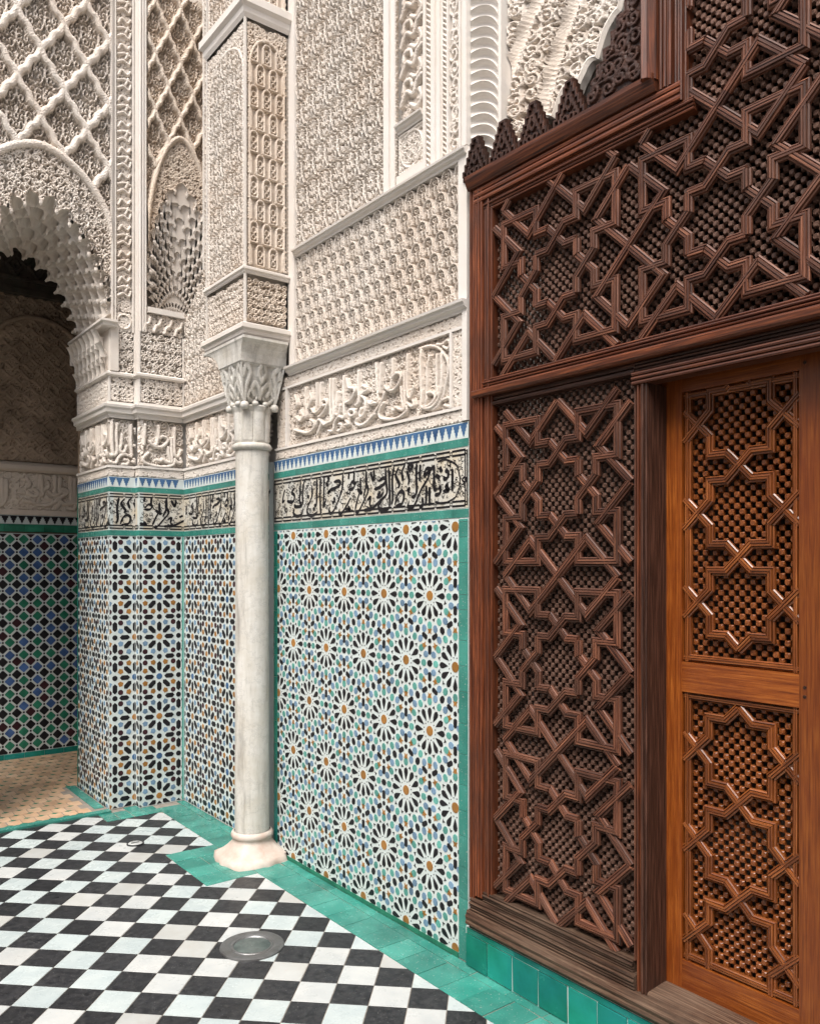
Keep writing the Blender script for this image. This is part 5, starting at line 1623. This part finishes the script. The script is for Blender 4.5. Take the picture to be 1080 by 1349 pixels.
# green tiled step under the screen
step = empty('tiled_step', (-0.02, 1.6, 0), 'glazed green tile step running under the wooden screen', 'step')
Geo().box(WA, -2.392, -0.4, 0.0, 0.152, -0.30, 0.014).build('mortar_bed', 'grout', step)
random.seed(21)
a = -2.390
while a < -0.45:
    L = random.uniform(0.118, 0.135)
    dn = random.uniform(-.001, .0015)
    j = [random.uniform(-.002, .002) for _ in range(4)]
    Geo().prism(WA, [(a + .002 + j[0], 0.004), (a + L - .002 + j[1], 0.003), (a + L - .002 + j[2], 0.126), (a + .002 + j[3], 0.127)], 0.012, 0.019 + dn, 0, 0.002).build('tile', 'gtile_riser', step)
    Geo().prism(WA, [(a + .004, 0.130), (a + L + .01, 0.130), (a + L + .01, 0.150), (a + .004, 0.150)], 0.010, 0.0175 + dn, 0, 0.002).build('tile', 'gtile_riser', step)
    a += L

# ================================================================== STUCCO ARCH OVER THE SCREEN
sa = empty('screen_arch', (0.15, 1.6, 3.1), 'scrolled stucco arch with fluted springer above the wooden merlons', 'arch')
# fluted springer: stacked curved scoops
rows = []
nW = 14
zs = np.arange(3.12, 4.7, 0.0415)
gF = Geo()
for z in zs:
    cols = []
    for q in np.linspace(0, 1, nW):
        ln = []
        for t in np.linspace(0, 1, 7):
            x = 0.004 + 0.032 * q ** 1.4                                   # depth behind the wall face
            y = 2.385 - 0.125 * math.sin(q * 1.45) / math.sin(1.45)
            zz_ = z + 0.0415 * t - 0.085 * q ** 2.2
            scoop = 0.024 * math.sin(math.pi * min(1, t * 1.02)) ** 0.8 * math.sin(math.pi * (0.12 + 0.80 * q)) ** 0.7
            ln.append((x + scoop * .85, y + scoop * 0.75, zz_ + 0.012 * math.sin(math.pi * t) * q))
        cols.append(ln)
    gF.grid(np.array(cols))
gF.build('fluted_springer', 'plaster', sa)
Geo().box(WA, SR - .001, -2.36, 3.05, 3.16, -0.05, 0.010).build('corbel', 'plaster', sa)
Geo().bar(WA, 'v', 3.10, 4.7, [(-2.262, -.09), (-2.262, -.034), (-2.255, -.026), (-2.248, -.034), (-2.248, -.09)]).build('edge_bead', 'plaster', sa)
# scrolled reveal behind it, cut to a lobed arch line
AP = plA(0.05)
r = Relief(-2.244, -1.70, 3.06, 4.7, 0.0040)
r.scrolls(0.054, 0.0058, 81, top=1.0); r.scrolls(0.06, 0.0045, 82, top=0.55)
A, B = np.meshgrid(r.a, r.b)
RIB = [np.array([(-2.33, 3.00), (-2.295, 3.20), (-2.245, 3.40), (-2.19, 3.55), (-2.10, 3.75), (-2.0, 3.95)]) + np.array([dx_, dz_]) for dx_, dz_ in ((0.0, 0.0), (0.175, 0.06))]
for rb_ in RIB:
    ln = smooth_line(rb_, 12)
    d = np.min((A[None] - ln[:, 0, None, None]) ** 2 + (B[None] - ln[:, 1, None, None]) ** 2, axis=0) ** 0.5
    r.h = np.where(d < 0.026, 0.15 + 0.9 * (d / 0.026) ** 2 * (0.75 + 0.25 * np.sin(B * 60)), r.h)
LX = np.array([-2.40, -2.27, -2.18, -2.10, -2.04, -1.99, -1.94, -1.90, -1.87, -1.78, -1.70]); LZ = np.array([3.08, 3.11, 3.14, 3.22, 3.30, 3.33, 3.42, 3.49, 3.57, 3.80, 4.05])
def lim(x): return np.interp(x, LX, LZ) + 0.045 * np.abs(np.sin((x + 2.30) * 44)) - 0.03
r.keep = lambda A, B: B > lim(A)
def slant(P, A, B, hh):
    d = 0.5 * (A + 2.26)
    n = -d - 0.036 + 0.036 * hh
    return AP.p(A, B, n)
r.build('scrolled_soffit', AP, 0.0, 0.036, 'stucco', sa, curve=slant)
xs = np.linspace(-2.24, -1.70, 160)
P = []
for dn, dz in ((0.002, 0.004), (0.012, -.016), (0.0, -0.034), (-0.03, -0.040), (-0.05, -.022), (-0.08, -.030), (-0.12, -0.05), (-0.20, -.05)):
    P.append(AP.p(xs - dz * .5, lim(xs) + dz * .6, -0.5 * (xs + 2.26) + dn))
Geo().grid(np.array(P)).build('lobed_edge', 'stucco', sa)
Geo().box(AP, -2.34, -1.40, 4.05, 7.0, -0.50, -0.32).build('masonry', 'plaster', sa)

# dark room behind the screen
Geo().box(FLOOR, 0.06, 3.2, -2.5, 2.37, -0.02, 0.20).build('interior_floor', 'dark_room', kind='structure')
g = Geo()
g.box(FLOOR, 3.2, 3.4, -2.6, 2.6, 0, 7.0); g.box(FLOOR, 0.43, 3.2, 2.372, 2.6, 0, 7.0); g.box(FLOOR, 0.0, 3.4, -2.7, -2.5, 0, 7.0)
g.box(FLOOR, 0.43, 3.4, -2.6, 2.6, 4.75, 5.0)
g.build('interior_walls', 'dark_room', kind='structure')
Geo().box(WA, -1.4, 3.0, 4.0, 7.0, -0.42, -0.03).build('upper_wall', 'plaster', kind='structure')
Geo().box(WA, -0.4, 7.0, 0.0, 4.0, -0.42, -0.03).build('side_wall', 'plaster', kind='structure')

# ================================================================== SMALL THINGS ON THE FLOOR
dx, dy, dr = DR
drain = empty('floor_drain', (dx, dy, 0), 'round grey steel drain cover set in the checkerboard floor', 'drain')
rim = [(dr + .004, 0.0), (dr + .003, 0.006), (dr - .004, 0.0085), (dr - .030, 0.0088), (dr - .036, 0.0065), (dr - .040, 0.0060), (dr - .043, 0.0085), (dr - .048, 0.0088), (dr - .052, 0.0035)]
Geo().grid(lathe(rim, dx, dy, 56), closed=True).build('rim', 'steel', drain, smooth=False)
Geo().grid(lathe([(dr - .051, 0.0040), (dr * .3, 0.0048), (0.001, 0.005)], dx, dy, 40), closed=True).build('cover_plate', 'drain_glass', drain, smooth=True)
px_, py_ = -0.550, 4.546
cap = empty('pipe_cover', (px_, py_, 0), 'small white ringed pipe cover in the checkerboard near the pier', 'cover')
Geo().grid(lathe([(0.046, 0.0), (0.046, 0.0062), (0.041, 0.0068), (0.039, 0.003)], px_, py_, 36), closed=True).build('ring', 'black_tile', cap)
Geo().grid(lathe([(0.0388, 0.0032), (0.036, 0.0062), (0.001, 0.0068)], px_, py_, 36), closed=True).build('lid', 'white_tile', cap, smooth=True)
Geo().box(FLOOR, px_ - .022, px_ + .022, py_ - .005, py_ + .005, 0.006, 0.0085).build('slot', 'black_tile', cap)

# the courtyard's other sides, which shut out the low sky
g = Geo()
g.box(FLOOR, -9.5, -9.0, -8.5, 9.0, 0, 8.0); g.box(FLOOR, -9.0, 3.4, -8.5, -8.0, 0, 8.0)
g.build('courtyard_far_walls', 'plaster', kind='structure')
